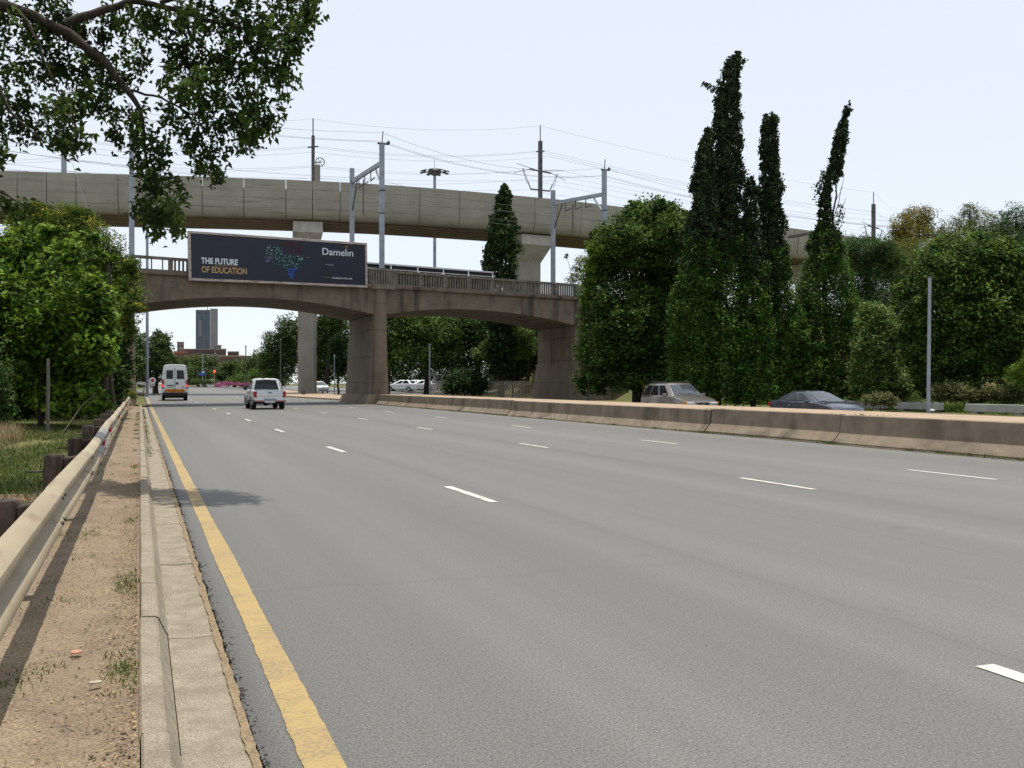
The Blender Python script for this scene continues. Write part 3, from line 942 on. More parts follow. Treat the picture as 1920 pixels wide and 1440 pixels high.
# ================================================================== BILLBOARD
NAVY = M('navy_print', (0.0105, 0.0125, 0.028), (0.008, 0.010, 0.023), scale=1, rough=0.45, spec=0.4)
FRAME = M('rusty_frame', (0.42, 0.36, 0.34), (0.16, 0.085, 0.06), scale=3.5, rough=0.7, contrast=(0.3, 0.55), stretch=(0.35, 1, 3))
BX0, BX1, BZ0, BZ1 = 2.95, 15.22, 8.10, 11.28
ox, oy, oz = BX0, bf(BX0) - 0.45, BZ0
ang = math.atan(BS)
bwid = (BX1 - BX0) * math.sqrt(1 + BS * BS)
bhei = BZ1 - BZ0
roll = math.atan(0.22 / bwid)
BB = Thing('billboard', 'long dark navy billboard with a white and rusty frame hung on the bridge parapet', 'billboard', (ox, oy, oz), rz=ang, local=True)
BB.o.rotation_euler = (0, -roll, ang)
k = MB().box(0.16, bwid - 0.16, 0.0, 0.1, 0.16, bhei - 0.16)
panel = BB.part('panel', k, NAVY)
k = MB()
k.box(0, bwid, -0.06, 0.16, bhei - 0.16, bhei)
k.box(0, bwid, -0.06, 0.16, 0, 0.16)
k.box(0, 0.16, -0.06, 0.16, 0.16, bhei - 0.16)
k.box(bwid - 0.16, bwid, -0.06, 0.16, 0.16, bhei - 0.16)
BB.part('frame', k, FRAME, bevel=0.02)
for x in (1.2, 4.2, 7.4, 10.6):
    BB.part('bracket', MB().bar((x, 0.16, bhei * 0.8), (x, 0.9, 0.9), 0.09).bar((x, 0.15, 0.2), (x, 0.15, bhei - 0.2), 0.1), FRAME)

def text_part(T, name, body, x, z, size, m, y=-0.012, bold=0.0, parent=None, spacing=1.0, xscale=1.0, width=None):
    c = bpy.data.curves.new(name, 'FONT')
    c.body = body
    c.size = size
    c.offset = bold
    c.space_character = spacing
    c.extrude = 0.004
    o = bpy.data.objects.new(name, c)
    COL.objects.link(o)
    dg = bpy.context.evaluated_depsgraph_get()
    dg.update()
    me = bpy.data.meshes.new_from_object(o.evaluated_get(dg))
    bpy.data.objects.remove(o)
    bpy.data.curves.remove(c)
    xs_ = [v.co.x for v in me.vertices]
    if width: xscale = width / (max(xs_) - min(xs_))
    for v in me.vertices:
        a, b, d = v.co
        v.co = ((a - min(xs_)) * xscale + x if False else a * xscale + x, y - d, b + z)
    me.materials.clear()
    me.materials.append(m)
    me.name = name
    o = bpy.data.objects.new(name, me)
    COL.objects.link(o)
    o.parent = parent or T.o
    return o
def bb_xy(px, py):
    """pixel of the enlarged crop of the billboard (1920 x 693) -> place on the board"""
    u, v = 340 + px / 5.3333, 420 + py / 5.3333
    x = (u - 262) * 5.019e-4
    zc = 62.15 / (1 - 0.584 * x)
    X = x * zc
    d = (X - BX0) * math.sqrt(1 + BS * BS)
    Z = CH + (CY - v) * zc / F
    return d, Z - BZ0 - d * math.tan(roll)
WHT = M('white_print', (0.62, 0.66, 0.72), (0.56, 0.6, 0.66), scale=2, rough=0.5)
TAN = M('tan_print', (0.42, 0.27, 0.12), (0.36, 0.23, 0.10), scale=2, rough=0.5)
DIM = M('dim_print', (0.10, 0.085, 0.07), scale=2, rough=0.5)
def bb_text(name, body, px0, py0, px1, size, m, bold=0.0, spacing=1.0):
    x0, z0 = bb_xy(px0, py0)
    x1, z1 = bb_xy(px1, py0)
    return text_part(BB, name, body, x0, z0, size, m, bold=bold, spacing=spacing, width=x1 - x0, parent=panel)
bb_text('slogan', 'THE FUTURE', 202, 392, 568, 0.52, WHT, 0.016)
bb_text('slogan', 'OF EDUCATION', 202, 482, 655, 0.56, TAN, 0.016)
bb_text('wordmark', 'Damelın', 1408, 306, 1716, 0.68, WHT, 0.004)
bb_text('strapline', 'Think  •  Create  •  Inspire  •  Achieve', 1430, 342, 1690, 0.09, DIM, 0.0)
bb_text('web_address', 'DAMELIN.CO.ZA', 1508, 546, 1708, 0.145, WHT, 0.003, 1.25)
bb_text('arrow_mark', '–›››', 1445, 412, 1520, 0.2, WHT, 0.0, 1.3)
bb_text('arrow_mark', '–›››', 1422, 540, 1490, 0.18, TAN, 0.0, 1.3)
bb_text('arrow_mark', '–›››', 400, 190, 480, 0.2, DIM, 0.0, 1.3)
k = MB()
xa, za = bb_xy(340, 412); xb_, zb = bb_xy(560, 422)
k.box(xa, xb_, -0.014, -0.004, za, za + 0.022)
BB.part('underline', k, TAN, panel)
for (px, py, m) in ((660, 322, DIM), (1255, 334, TAN)):
    a, z = bb_xy(px, py)
    BB.part('dash_mark', MB().box(a, a + 0.17, -0.012, -0.004, z, z + 0.02), m, panel)
# small tan swirl above the name
k = MB()
pp = [bb_xy(*q) for q in ((1640, 232), (1650, 222), (1660, 228), (1660, 240), (1648, 252), (1640, 258))]
k.tube([(a, -0.012, z) for a, z in pp], [0.01, 0.022, 0.028, 0.026, 0.018, 0.008], 6)
pp = [bb_xy(*q) for q in ((1656, 224), (1668, 220), (1676, 228))]
k.tube([(a, -0.012, z) for a, z in pp], [0.012, 0.018, 0.006], 6)
BB.part('emblem', k, TAN, panel)
# faceted brain-like picture of small coloured shards
outline = [(905, 190), (950, 225), (1010, 268), (1060, 310), (1120, 318), (1170, 312), (1222, 318), (1222, 360), (1205, 430), (1165, 440), (1130, 480), (1112, 555), (1085, 520), (1060, 475), (1040, 432), (985, 428), (935, 415), (900, 375), (855, 378), (830, 335), (850, 260)]
def inside(x, y, poly):
    c = False
    n = len(poly)
    for i in range(n):
        x1, y1 = poly[i]; x2, y2 = poly[(i + 1) % n]
        if (y1 > y) != (y2 > y) and x < (x2 - x1) * (y - y1) / (y2 - y1) + x1: c = not c
    return c
shards = {}
SH = {'teal': (0.02, 0.10, 0.085), 'deep_green': (0.008, 0.045, 0.035), 'pale_green': (0.10, 0.26, 0.20), 'pale': (0.35, 0.38, 0.45), 'blue': (0.02, 0.07, 0.32), 'violet': (0.09, 0.07, 0.16), 'dark_red': (0.045, 0.012, 0.015), 'navy_shard': (0.012, 0.022, 0.045)}
r3 = random.Random(5)
cnt = 0
while cnt < 620:
    px, py = r3.uniform(820, 1235), r3.uniform(170, 560)
    red = (not inside(px, py, outline)) and py < 300 and 960 < px < 1215 and (py > 170 + abs(px - 1090) * 0.25)
    if not inside(px, py, outline) and not red: continue
    if red and r3.random() < 0.5: continue
    cnt += 1
    if red: key = 'dark_red'
    elif py > 440: key = 'blue'
    elif px < 930 and py > 310: key = r3.choice(['violet', 'pale', 'navy_shard', 'violet'])
    elif py < 240: key = r3.choice(['pale', 'violet', 'teal', 'deep_green'])
    else: key = r3.choice(['teal', 'deep_green', 'deep_green', 'pale_green', 'teal', 'navy_shard', 'navy_shard', 'deep_green', 'pale'] if r3.random() < 0.8 else ['navy_shard'])
    s = r3.uniform(5, 17) * (0.7 if key in ('pale',) else 1)
    a = r3.uniform(0, 6.28)
    tri = [bb_xy(px + s * math.cos(a + q), py + s * math.sin(a + q) * 0.9) for q in (0, 1.7 + r3.random(), 3.9 + r3.random())]
    k = shards.setdefault(key, MB())
    yy = -0.006 - 0.0004 * (cnt % 23)
    k.add([(p[0], yy, p[1]) for p in tri], [(0, 1, 2)] if True else [])
pic = None
allv = MB(); mats = []; midx = []
for i, (key, k) in enumerate(shards.items()):
    mats.append(M('shard_' + key, SH[key], scale=2, rough=0.5))
    midx += [i] * len(k.f)
    allv.add(k.v, k.f)
o = BB.part('shard_picture', allv, mats, panel)
o.data.polygons.foreach_set('material_index', midx)

# back of a second billboard on the far parapet
SB = Thing('reversed_billboard', 'dark back of a second billboard with white struts behind the stone balustrade', 'billboard', (17.0, bf(17.0) + BW + 0.1, 9.0))
z0_, z1_ = 9.05, 11.3
def far(x, d, z): return bpt(x, BW + 0.1 + d, z)
xa, xb_ = 16.4, 29.4
k = MB().hexa([far(xa, 0.6, z0_), far(xb_, 0.6, z0_), far(xb_, 0.7, z0_), far(xa, 0.6 + .1, z0_)], [far(xa, 0.6, z1_), far(xb_, 0.6, z1_), far(xb_, 0.7, z1_), far(xa, 0.7, z1_)])
SB.part('panel', k, M('dark_board_back', (0.02, 0.023, 0.03), scale=2))
WSTEEL = M('white_steel', (0.55, 0.56, 0.58), (0.42, 0.42, 0.42), scale=3, rough=0.5)
k = MB()
k.bar(far(xa, 0.5, z1_ + 0.05), far(xb_, 0.5, z1_ + 0.05), 0.14, 0.12)
k.bar(far(xa, 0.5, z1_ - 0.35), far(xb_, 0.5, z1_ - 0.35), 0.08, 0.06)
SB.part('frame', k, WSTEEL)
for i in range(6):
    x = xb_ - 0.1 - i * 2.45
    k = MB().bar(far(x, 0.5, z1_), far(x, 0.35, z0_ + 0.1), 0.1)
    k.bar(far(x, 0.5, z1_ - 0.1), far(x, -0.25, z0_ + 0.2), 0.08)
    if i in (2, 3): k.bar(far(x, 0.4, z1_ - 0.3), far(x + (1.1 if i == 3 else -1.1), 0.3, z0_ + 0.9), 0.08)
    SB.part('strut', k, WSTEEL)

# ================================================================== RAIL VIADUCT
VC = M('viaduct_concrete', (0.33, 0.305, 0.255), (0.245, 0.226, 0.188), scale=0.35, rough=0.88, fine=0.06, fine_scale=8, stain=(0.165, 0.152, 0.128), stain_scale=(0.22, 0.22, 4.2), stain_lo=0.57, contrast=(0.3, 0.7), boards=(1.06, 0.66, 0.3))
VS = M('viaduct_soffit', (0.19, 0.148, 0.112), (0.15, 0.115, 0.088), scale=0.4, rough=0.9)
H_V = 22.6
ctrl = []
for u, z in ((-420, 101.5), (0, 105.4), (640, 111.5), (1000, 120.4), (1180, 127.7), (1530, 147.5), (1850, 178)):
    p = at(u, CY, z)
    ctrl.append((p.x, p.y))
def vy(x):
    """plan of the viaduct's near face: smooth curve through the control places"""
    n = len(ctrl)
    for i in range(n - 1):
        if x <= ctrl[i + 1][0] or i == n - 2:
            x0, y0 = ctrl[i]; x1, y1 = ctrl[i + 1]
            def sl(j):
                if j <= 0: return (ctrl[1][1] - ctrl[0][1]) / (ctrl[1][0] - ctrl[0][0])
                if j >= n - 1: return (ctrl[-1][1] - ctrl[-2][1]) / (ctrl[-1][0] - ctrl[-2][0])
                return (ctrl[j + 1][1] - ctrl[j - 1][1]) / (ctrl[j + 1][0] - ctrl[j - 1][0])
            h = x1 - x0; t = (x - x0) / h
            a, b = sl(i) * h, sl(i + 1) * h
            return y0 * (2 * t**3 - 3 * t**2 + 1) + a * (t**3 - 2 * t**2 + t) + y1 * (-2 * t**3 + 3 * t**2) + b * (t**3 - t**2)
ZT = CH + H_V
ZB = ZT - 4.2
VI = Thing('rail_viaduct', 'high pale grey concrete rail viaduct with a plain panelled parapet, behind the brown bridge', 'viaduct', (26, vy(26), 0))
def vp(x, d, z):
    e = 0.5
    s = (vy(x + e) - vy(x - e)) / (2 * e)
    q = math.sqrt(1 + s * s)
    return (x - s * d / q, vy(x) + d / q, z)
# parapet panels with joints
X0, X1 = ctrl[0][0], ctrl[-1][0]
def x_at_u(u):
    lo, hi = X0, X1
    for _ in range(50):
        mid = (lo + hi) / 2
        zc = ST * mid + CT * vy(mid)
        uu = CX + (CT * mid - ST * vy(mid)) / zc * F
        if uu < u: lo = mid
        else: hi = mid
    return (lo + hi) / 2
joints = [-400, -330, -255, -180, -105, -32, 32, 87, 142, 221, 300, 379, 457, 536, 586, 638, 713, 787, 862, 932, 1003, 1045, 1090, 1155, 1222, 1290, 1350, 1410, 1465, 1490, 1520, 1560, 1600, 1640, 1690, 1740]
jx = [x_at_u(u) for u in joints]
prof = [(0.0, ZT), (0.30, ZT), (0.30, ZT - 1.0), (1.2, ZB + 1.0), (1.5, ZB), (0.75, ZB), (0.38, ZB + 0.22), (0.12, ZB + 0.8), (0.03, ZB + 1.5), (0.0, ZT - 1.4)]
for a, b in zip(jx, jx[1:]):
    k = MB()
    g = 0.035
    st = [a + g + (b - a - 2 * g) * i / 3 for i in range(4)]
    k.loft([[vp(x, d, z) for d, z in prof] for x in st])
    VI.part('parapet_panel', k, VC, smooth_deg=50)
JBACK = M('joint_backing', (0.17, 0.16, 0.14), (0.13, 0.12, 0.105), scale=2)
for u, x in zip(joints[1:-1], jx[1:-1]):  # dark strip added in the gap so bright sky does not show through
    if u in (32, 379, 457, 536, 586, 638): continue
    k = MB()
    k.loft([[vp(q, 0.05, ZT - 0.03), vp(q, 0.24, ZT - 0.03), vp(q, 0.24, ZT - 1.1), vp(q, 0.05, ZT - 1.1)] for q in (x - 0.034, x + 0.034)])
    VI.part('joint_backing', k, JBACK)
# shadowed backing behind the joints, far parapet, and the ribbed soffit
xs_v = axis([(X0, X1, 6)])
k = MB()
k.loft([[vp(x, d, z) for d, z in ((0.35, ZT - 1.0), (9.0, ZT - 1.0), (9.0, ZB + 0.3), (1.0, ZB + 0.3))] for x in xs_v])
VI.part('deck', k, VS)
k = MB()
k.loft([[vp(x, d, z) for d, z in ((9.3, ZT), (9.6, ZT), (9.6, ZB), (9.0, ZB), (9.0, ZT - 1.05))] for x in xs_v])
VI.part('far_parapet', k, VC)
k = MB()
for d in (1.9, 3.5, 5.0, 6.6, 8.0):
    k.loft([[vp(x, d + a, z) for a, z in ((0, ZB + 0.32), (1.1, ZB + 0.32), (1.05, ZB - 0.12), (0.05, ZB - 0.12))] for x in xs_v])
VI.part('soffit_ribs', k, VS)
VP = M('viaduct_pier_concrete', (0.285, 0.262, 0.225), (0.225, 0.205, 0.177), scale=0.6, rough=0.9, stain=(0.2, 0.18, 0.155), stain_scale=(0.6, 0.6, 0.08), stain_lo=0.58)
CAPM = M('pier_cap_concrete', (0.45, 0.43, 0.40), (0.33, 0.31, 0.28), scale=1.2, rough=0.9, stain=(0.12, 0.11, 0.10), stain_scale=(0.7, 0.7, 0.1), stain_lo=0.6)
def vpier(u, wcol, dcol, wcap, u_cap, zg, skew=0.0):
    """hammerhead pier: shaft, flared head and cap block"""
    x = x_at_u(u)
    s = (vy(x + 1) - vy(x - 1)) / 2
    a = math.atan(s)
    ca, sa = math.cos(a), math.sin(a)
    o = Vector(vp(x, 4.6, 0))
    def W_(lx, ly, z): return (o.x + lx * ca - ly * sa, o.y + lx * sa + ly * ca, z)
    def ring(hx, hy, z, ch): 
        return [W_(-hx + ch, -hy, z), W_(hx - ch, -hy, z), W_(hx, -hy + ch, z), W_(hx, hy - ch, z), W_(hx - ch, hy, z), W_(-hx + ch, hy, z), W_(-hx, hy - ch, z), W_(-hx, -hy + ch, z)]
    k = MB()
    k.loft([ring(wcol / 2, dcol / 2, zg - 0.5, 0.3), ring(wcol / 2, dcol / 2, zg + 6.5, 0.3)])
    k.loft([ring(wcol / 2 - 0.03, dcol / 2 - 0.03, zg + 6.5, 0.3), ring(wcol / 2 - 0.03, dcol / 2 - 0.03, zg + 6.56, 0.3)])
    k.loft([ring(wcol / 2, dcol / 2, zg + 6.56, 0.3), ring(wcol / 2, dcol / 2, ZB - 3.2, 0.3)])
    p = VI.part('pier', k, VP)
    k = MB()
    k.loft([ring(wcol / 2 + 0.02, dcol / 2 + 0.02, ZB - 3.2, 0.25), ring(wcap / 2, 3.4, ZB - 1.35, 0.06), ring(wcap / 2, 3.4, ZB - 0.13, 0.06)])
    VI.part('pier_cap', k, CAPM, p, smooth_deg=20)
ux = x_at_u(563)
vpier(578, 2.1, 2.1, 3.3, 0, road_z(100))
vpier(1016, 3.5, 2.6, 4.2, 0, 0.2)
vpier(-120, 2.1, 2.1, 3.3, 0, 0.2)
vpier(1560, 2.6, 2.6, 3.6, 0, 0.2)

# ================================================================== GUARD RAIL
RAILM = M('weathered_rail', (0.34, 0.285, 0.19), (0.26, 0.21, 0.14), scale=2.2, rough=0.6, metallic=0.0, spec=0.4, stretch=(1, 0.35, 1), fine=0.05, fine_scale=60, stain=(0.17, 0.115, 0.07), stain_scale=(9, 1.6, 7), stain_lo=0.55)
RAILG = M('grey_rail', (0.30, 0.30, 0.29), (0.22, 0.22, 0.215), scale=3, rough=0.5, metallic=0.3, stretch=(1, 0.4, 1))
WOOD = M('creosoted_wood', (0.075, 0.055, 0.042), (0.024, 0.018, 0.014), scale=5, rough=0.95, bump=0.8, stretch=(5, 5, 0.8))
BOLT = M('bolt', (0.06, 0.055, 0.05), scale=5, rough=0.6)
REDM = M('red_reflector', (0.55, 0.012, 0.03), (0.45, 0.01, 0.025), scale=3, rough=0.3)
GR = Thing('guard_rail', 'weathered beige W-beam guard rail on dark wooden posts beside the dirt path', 'guard rail', (-0.5, 30, 0.1))
WB = [(0.0, 0.312), (0.045, 0.302), (0.078, 0.268), (0.083, 0.235), (0.070, 0.207), (0.012, 0.172), (0.0, 0.156), (0.012, 0.140), (0.070, 0.105), (0.083, 0.077), (0.078, 0.044), (0.045, 0.010), (0.0, 0.0)]
def rail_off(y):
    dx = 0.02 * mnoise.noise((0, y * 0.12, 0)) + 0.012 * mnoise.noise((0, y * 0.4, 4))
    dz = 0.025 * mnoise.noise((5, y * 0.13, 0)) + 0.01 * mnoise.noise((5, y * 0.5, 4))
    return dx, dz
def rail_rings(y0, y1, st, lap=0.0, scale=1.0):
    rings = []
    n = max(2, int((y1 - y0) / st))
    for i in range(n + 1):
        y = y0 + (y1 - y0) * i / n
        dx, dz = rail_off(y)
        end = smooth(54.5, 58.5, y)
        x0 = -0.535 + dx + lap + 0.10 * end
        z0 = 0.495 + dz - 0.26 * end
        pr = [(x0 + a * scale, y, z0 + b) for a, b in WB]
        pr += [(x0 + a * scale - 0.006, y, z0 + b) for a, b in reversed(WB)]
        rings.append(pr)
    return rings
PY0 = (6.2 - ST * -0.66) / CT
posts = [PY0 + 3.81 * i for i in range(-2, 14)]
for i, (a, b) in enumerate(zip(posts, posts[1:])):
    k = MB()
    k.loft(rail_rings(a - 0.16, b + 0.16, 0.4, lap=0.005 * (i % 2)))
    GR.part('rail_beam', k, RAILM, smooth_deg=35)
k = MB(); k.loft(rail_rings(posts[4] - 1.0, posts[4] + 1.7, 0.4, lap=0.012)); GR.part('rail_beam', k, RAILG, smooth_deg=35, label='greyer galvanised rail length')
k = MB(); k.loft(rail_rings(posts[-1], 58.6, 0.4)); GR.part('rail_end', k, RAILM, smooth_deg=35)
for i, y in enumerate(posts):
    dx, dz = rail_off(y)
    t = rnd.uniform(-0.03, 0.03)
    k = MB()
    def logring(cx, cy, z, r, n=12): return [(cx + r * (1 + .06 * math.sin(3 * a + i)) * math.cos(a), cy + r * math.sin(a), z) for a in [2 * math.pi * j / n for j in range(n)]]
    h = 0.73 + rnd.uniform(-0.03, 0.03)
    k.loft([logring(-0.80 + dx, y, -0.3, 0.10), logring(-0.80 + t * .3 + dx, y + t, h - 0.02, 0.10), logring(-0.80 + t * .3 + dx, y + t, h + 0.01, 0.085)])
    p = GR.part('post', k, WOOD, smooth_deg=50)
    k = MB()
    k.hexa([(-0.705 + dx, y - 0.09, 0.42), (-0.54 + dx, y - 0.09, 0.42), (-0.54 + dx, y + 0.09, 0.42), (-0.705 + dx, y + 0.09, 0.42)],
           [(-0.705 + dx, y - 0.09 + t, h - .02), (-0.54 + dx, y - 0.09 + t, h), (-0.54 + dx, y + 0.09 + t, h), (-0.705 + dx, y + 0.09 + t, h - .02)])
    GR.part('spacer_block', k, WOOD, p, bevel=0.012)
    k = MB()
    k.tube([(-1.03 + dx, y, 0.6), (-0.89 + dx, y, 0.6)], 0.012, 6)
    GR.part('bolt', k, BOLT, p)
    k = MB()
    for s in (-0.1, 0.1):
        for zz in (0.235, 0.077):
            k.tube([(-0.535 + dx + 0.075, y + s, 0.495 + dz + zz + .012), (-0.535 + dx + 0.098, y + s, 0.495 + dz + zz + .012)], 0.011, 8)
    GR.part('rail_bolts', k, BOLT, p)
    if i in (4, 5, 7, 9, 11):
        k = MB().box(-0.515 + dx, -0.505 + dx + 0.05, y + 0.26, y + 0.30, 0.495 + dz + 0.115, 0.495 + dz + 0.195)
        GR.part('reflector', k, REDM)

# ================================================================== GRASS AND WEEDS
GRASS = leaf_mat('grass_blades', (0.035, 0.06, 0.012), (0.13, 0.17, 0.045), trans=0.25)
DRY = leaf_mat('dry_grass', (0.16, 0.12, 0.06), (0.40, 0.32, 0.19), trans=0.2, rough=0.8)
def blades(name, P, h, w, m, kind='stuff', lean=0.35, parent=None, label=None, cat=None, group=None, loc=None):
    n = len(P)
    P = np.asarray(P, dtype=float)
    if loc is not None: P = P - np.array(loc)[None, :]
    a = rng.random(n) * 2 * np.pi
    hh = (h * (0.45 + 0.8 * rng.random(n)))[:, None] if not hasattr(h, '__len__') else np.asarray(h)[:, None] * (0.6 + 0.6 * rng.random(n))[:, None]
    side = np.stack([np.cos(a), np.sin(a), np.zeros(n)], 1) * (w * (0.6 + 0.8 * rng.random(n)))[:, None]
    b = rng.random(n) * 2 * np.pi
    ln = np.stack([np.cos(b), np.sin(b), np.zeros(n)], 1) * (lean * rng.random(n))[:, None] * hh
    up = np.array([0, 0, 1.0])[None, :]
    v0, v1 = P - side, P + side
    mid = P + up * hh * 0.55 + ln * 0.35
    v2, v3 = mid + side * 0.7, mid - side * 0.7
    tip = P + up * hh * (0.95 - 0.25 * lean) + ln
    V = np.stack([v0, v1, v2, v3, tip], 1).reshape(-1, 3)
    base = np.arange(n, dtype=np.int32)[:, None] * 5
    li = np.concatenate([base + np.array([[0, 1, 2, 3]]), base + np.array([[3, 2, 4]])], 1).astype(np.int32).ravel()
    me = bpy.data.meshes.new(name)
    me.vertices.add(5 * n); me.vertices.foreach_set('co', V.astype(np.float32).ravel())
    me.loops.add(7 * n); me.loops.foreach_set('vertex_index', li)
    me.polygons.add(2 * n)
    ls = (np.arange(n)[:, None] * 7 + np.array([[0, 4]])).astype(np.int32).ravel()
    me.polygons.foreach_set('loop_start', ls)
    me.polygons.foreach_set('loop_total', np.tile(np.array([4, 3], dtype=np.int32), n))
    t = np.repeat(rng.random(n), 2).astype(np.float32)
    at_ = me.attributes.new('tint', 'FLOAT', 'FACE'); at_.data.foreach_set('value', t)
    me.materials.append(m); me.update(); me.validate()
    o = bpy.data.objects.new(name, me); COL.objects.link(o)
    if loc is not None: o.location = loc
    if parent: o.parent = parent
    tag(o, label, cat, group, kind)
    return o
def scatter(n, x0, x1, y0, y1, keep=None, ypow=1.0, tuft=0, r=0.06, zoff=0.0):
    pts = []
    while len(pts) < n:
        x = rnd.uniform(x0, x1); y = y0 + (y1 - y0) * rnd.random() ** ypow
        if keep and rnd.random() > keep(x, y): continue
        for j in range(max(1, tuft)):
            xx, yy = (x + rnd.gauss(0, r), y + rnd.gauss(0, r)) if tuft else (x, y)
            zz = 0.11 if -0.9 < xx < 0 else gz(xx, yy)
            pts.append((xx, yy, zz + zoff))
    return np.array(pts)
def bare(x, y):            # trodden ground close to the rail and shade-starved soil stay bare
    v = mnoise.noise((x * 0.55, y * 0.3, 7.0))
    near = smooth(10.5, 15.0, y) if x > -6 else smooth(9, 13, y)
    return max(0.0, min(1.0, 0.55 + 1.1 * v)) * (0.12 + 0.88 * near)
blades('grass', scatter(105000, -9, -0.95, 5, 48, bare, 1.25, 5, 0.08), 0.13, 0.007, GRASS, lean=0.9)
blades('dry_grass', scatter(11000, -8.5, -2.6, 17, 30, lambda x, y: max(0, mnoise.noise((x * 0.7, y * 0.4, 3)) * 1.6 + 0.15), 1.0, 6, 0.12), 0.55, 0.005, DRY, lean=0.8)
blades('straw_grass', scatter(9000, -9, -1.0, 6, 42, bare, 1.2, 3, 0.08), 0.14, 0.005, DRY, lean=1.2)
# weeds along the kerb, under the rail and at the barrier foot
blades('path_weeds', np.concatenate([
    scatter(2600, -0.14, -0.02, 2.5, 50, lambda x, y: max(0, mnoise.noise((1, y * 0.9, 3)) * 2.2 - 0.15 + 0.25 * smooth(18, 40, y)), 1.2, 5, 0.02),
    scatter(2600, -0.70, -0.36, 2.5, 50, lambda x, y: max(0, mnoise.noise((5, y * 1.1, 3)) * 1.8 + 0.05), 1.1, 6, 0.035)]), 0.042, 0.003, GRASS, lean=1.5)
blades('path_straw', scatter(1500, -0.66, -0.02, 2.3, 18, lambda x, y: 0.25 + 0.75 * (abs(x + 0.3) > 0.17), 1.4, 3, 0.05), 0.05, 0.002, DRY, lean=3.0)
pts = []
for i in range(420):
    y = rnd.uniform(5, 69)
    if mnoise.noise((2, y * 0.35, 1)) < -0.05: continue
    for j in range(9): pts.append((15.57 + rnd.gauss(0, 0.025), y + rnd.gauss(0, 0.09), 0.0))
for y in (cuts[2], cuts[3], cuts[4]):
    for j in range(160): pts.append((15.6 + rnd.gauss(0, 0.04), y + rnd.gauss(0, 0.12), 0.0))
blades('barrier_weeds', np.array(pts), 0.10, 0.007, GRASS, lean=0.9)
pts = []
for y in (cuts[2], cuts[3], 47.0, 60):
    for j in range(90): pts.append((16.02 + abs(rnd.gauss(0, 0.4)), y + rnd.gauss(0, 0.5), 0.69))
blades('paving_weeds', np.array(pts), 0.05, 0.009, GRASS, lean=2.2)
pts = []
for i in range(160):
    y = 20 + 40 * rnd.random()
    for j in range(5): pts.append((0.16 + abs(rnd.gauss(0, 0.05)), y + rnd.gauss(0, 0.06), 0.01))
blades('gutter_weeds', np.array(pts), 0.07, 0.005, GRASS, lean=0.9)
blades('verge_grass', scatter(26000, 36.9, 60, 24, 66, lambda x, y: 0.35 + 0.65 * (mnoise.noise((x * 0.3, y * 0.3, 2)) > -0.1), 1.0, 3, 0.15), 0.33, 0.022, leaf_mat('verge_blades', (0.05, 0.10, 0.016), (0.16, 0.26, 0.05), trans=0.3))
# fallen leaves and scraps on the path
LIT = leaf_mat('leaf_litter', (0.16, 0.095, 0.05), (0.42, 0.30, 0.17), trans=0.0, rough=0.9)
n = 2600
yy = 2.2 + 16 * rng.random(n) ** 1.5
xx = np.where(rng.random(n) < 0.6, -0.015 - 0.13 * rng.random(n) ** 1.5, -0.68 * rng.random(n))
P = np.stack([xx, yy, np.full(n, 0.118)], 1)
o = leaf_object('leaf_litter', P, 0.017, LIT, None, (0, 0, 0), aspect=0.5, up=3.5, fold=0.3, sizevar=1.0)
o['kind'] = 'stuff'
def scrap(u, v, w, l, c, label):
    zc = (CH - 0.125) * F / (v - CY)
    p = at(u, v, zc)
    k = MB()
    ring = [(p.x + w * math.cos(a) * rnd.uniform(.85, 1.1), p.y + l * math.sin(a) * rnd.uniform(.85, 1.1), 0.122) for a in [i * 0.785 for i in range(8)]]
    k.add(ring + [(x, y, 0.128) for x, y, z in ring], [tuple(range(7, -1, -1)), tuple(range(8, 16))] + [(i, (i + 1) % 8, 8 + (i + 1) % 8, 8 + i) for i in range(8)])
    put('flat_stone', k, M('scrap' + str(u), c, scale=20, rough=0.8), label=label, cat='stone')
scrap(143, 1222, 0.030, 0.035, (0.42, 0.22, 0.14), 'small flat pink stone lying on the dirt path')
scrap(180, 1279, 0.030, 0.022, (0.38, 0.34, 0.24), 'small flat pale green stone lying on the dirt path')
scrap(232, 1375, 0.010, 0.012, (0.10, 0.07, 0.05), 'small dark brown stone on the path close to the kerb')

# ================================================================== TREES
L_NEAR = leaf_mat('overhang_leaves', (0.018, 0.036, 0.008), (0.075, 0.135, 0.022), trans=0.28)
L_BRIGHT = leaf_mat('bright_leaves', (0.026, 0.065, 0.009), (0.165, 0.275, 0.03), trans=0.3)
L_MID = leaf_mat('mid_leaves', (0.014, 0.038, 0.007), (0.135, 0.22, 0.042), trans=0.28)
L_DARK = leaf_mat('dark_leaves', (0.013, 0.030, 0.007), (0.050, 0.092, 0.020), trans=0.18)
L_CYP = leaf_mat('cypress_leaves', (0.014, 0.027, 0.010), (0.052, 0.080, 0.028), trans=0.10)
L_IVY = leaf_mat('ivy_leaves', (0.018, 0.048, 0.009), (0.11, 0.21, 0.03), trans=0.28)
L_ACAC = leaf_mat('acacia_leaves', (0.035, 0.07, 0.012), (0.12, 0.185, 0.028), trans=0.28, accent=(0.36, 0.32, 0.03), accent_at=0.94)
L_OLIVE = leaf_mat('olive_leaves', (0.048, 0.075, 0.016), (0.14, 0.175, 0.042), trans=0.24, accent=(0.30, 0.23, 0.03), accent_at=0.93)
L_GOLD = leaf_mat('golden_leaves', (0.085, 0.085, 0.022), (0.26, 0.24, 0.04), trans=0.2, accent=(0.38, 0.30, 0.03), accent_at=0.8)
L_FEATH = leaf_mat('feathery_leaves', (0.024, 0.055, 0.014), (0.085, 0.14, 0.036), trans=0.22)
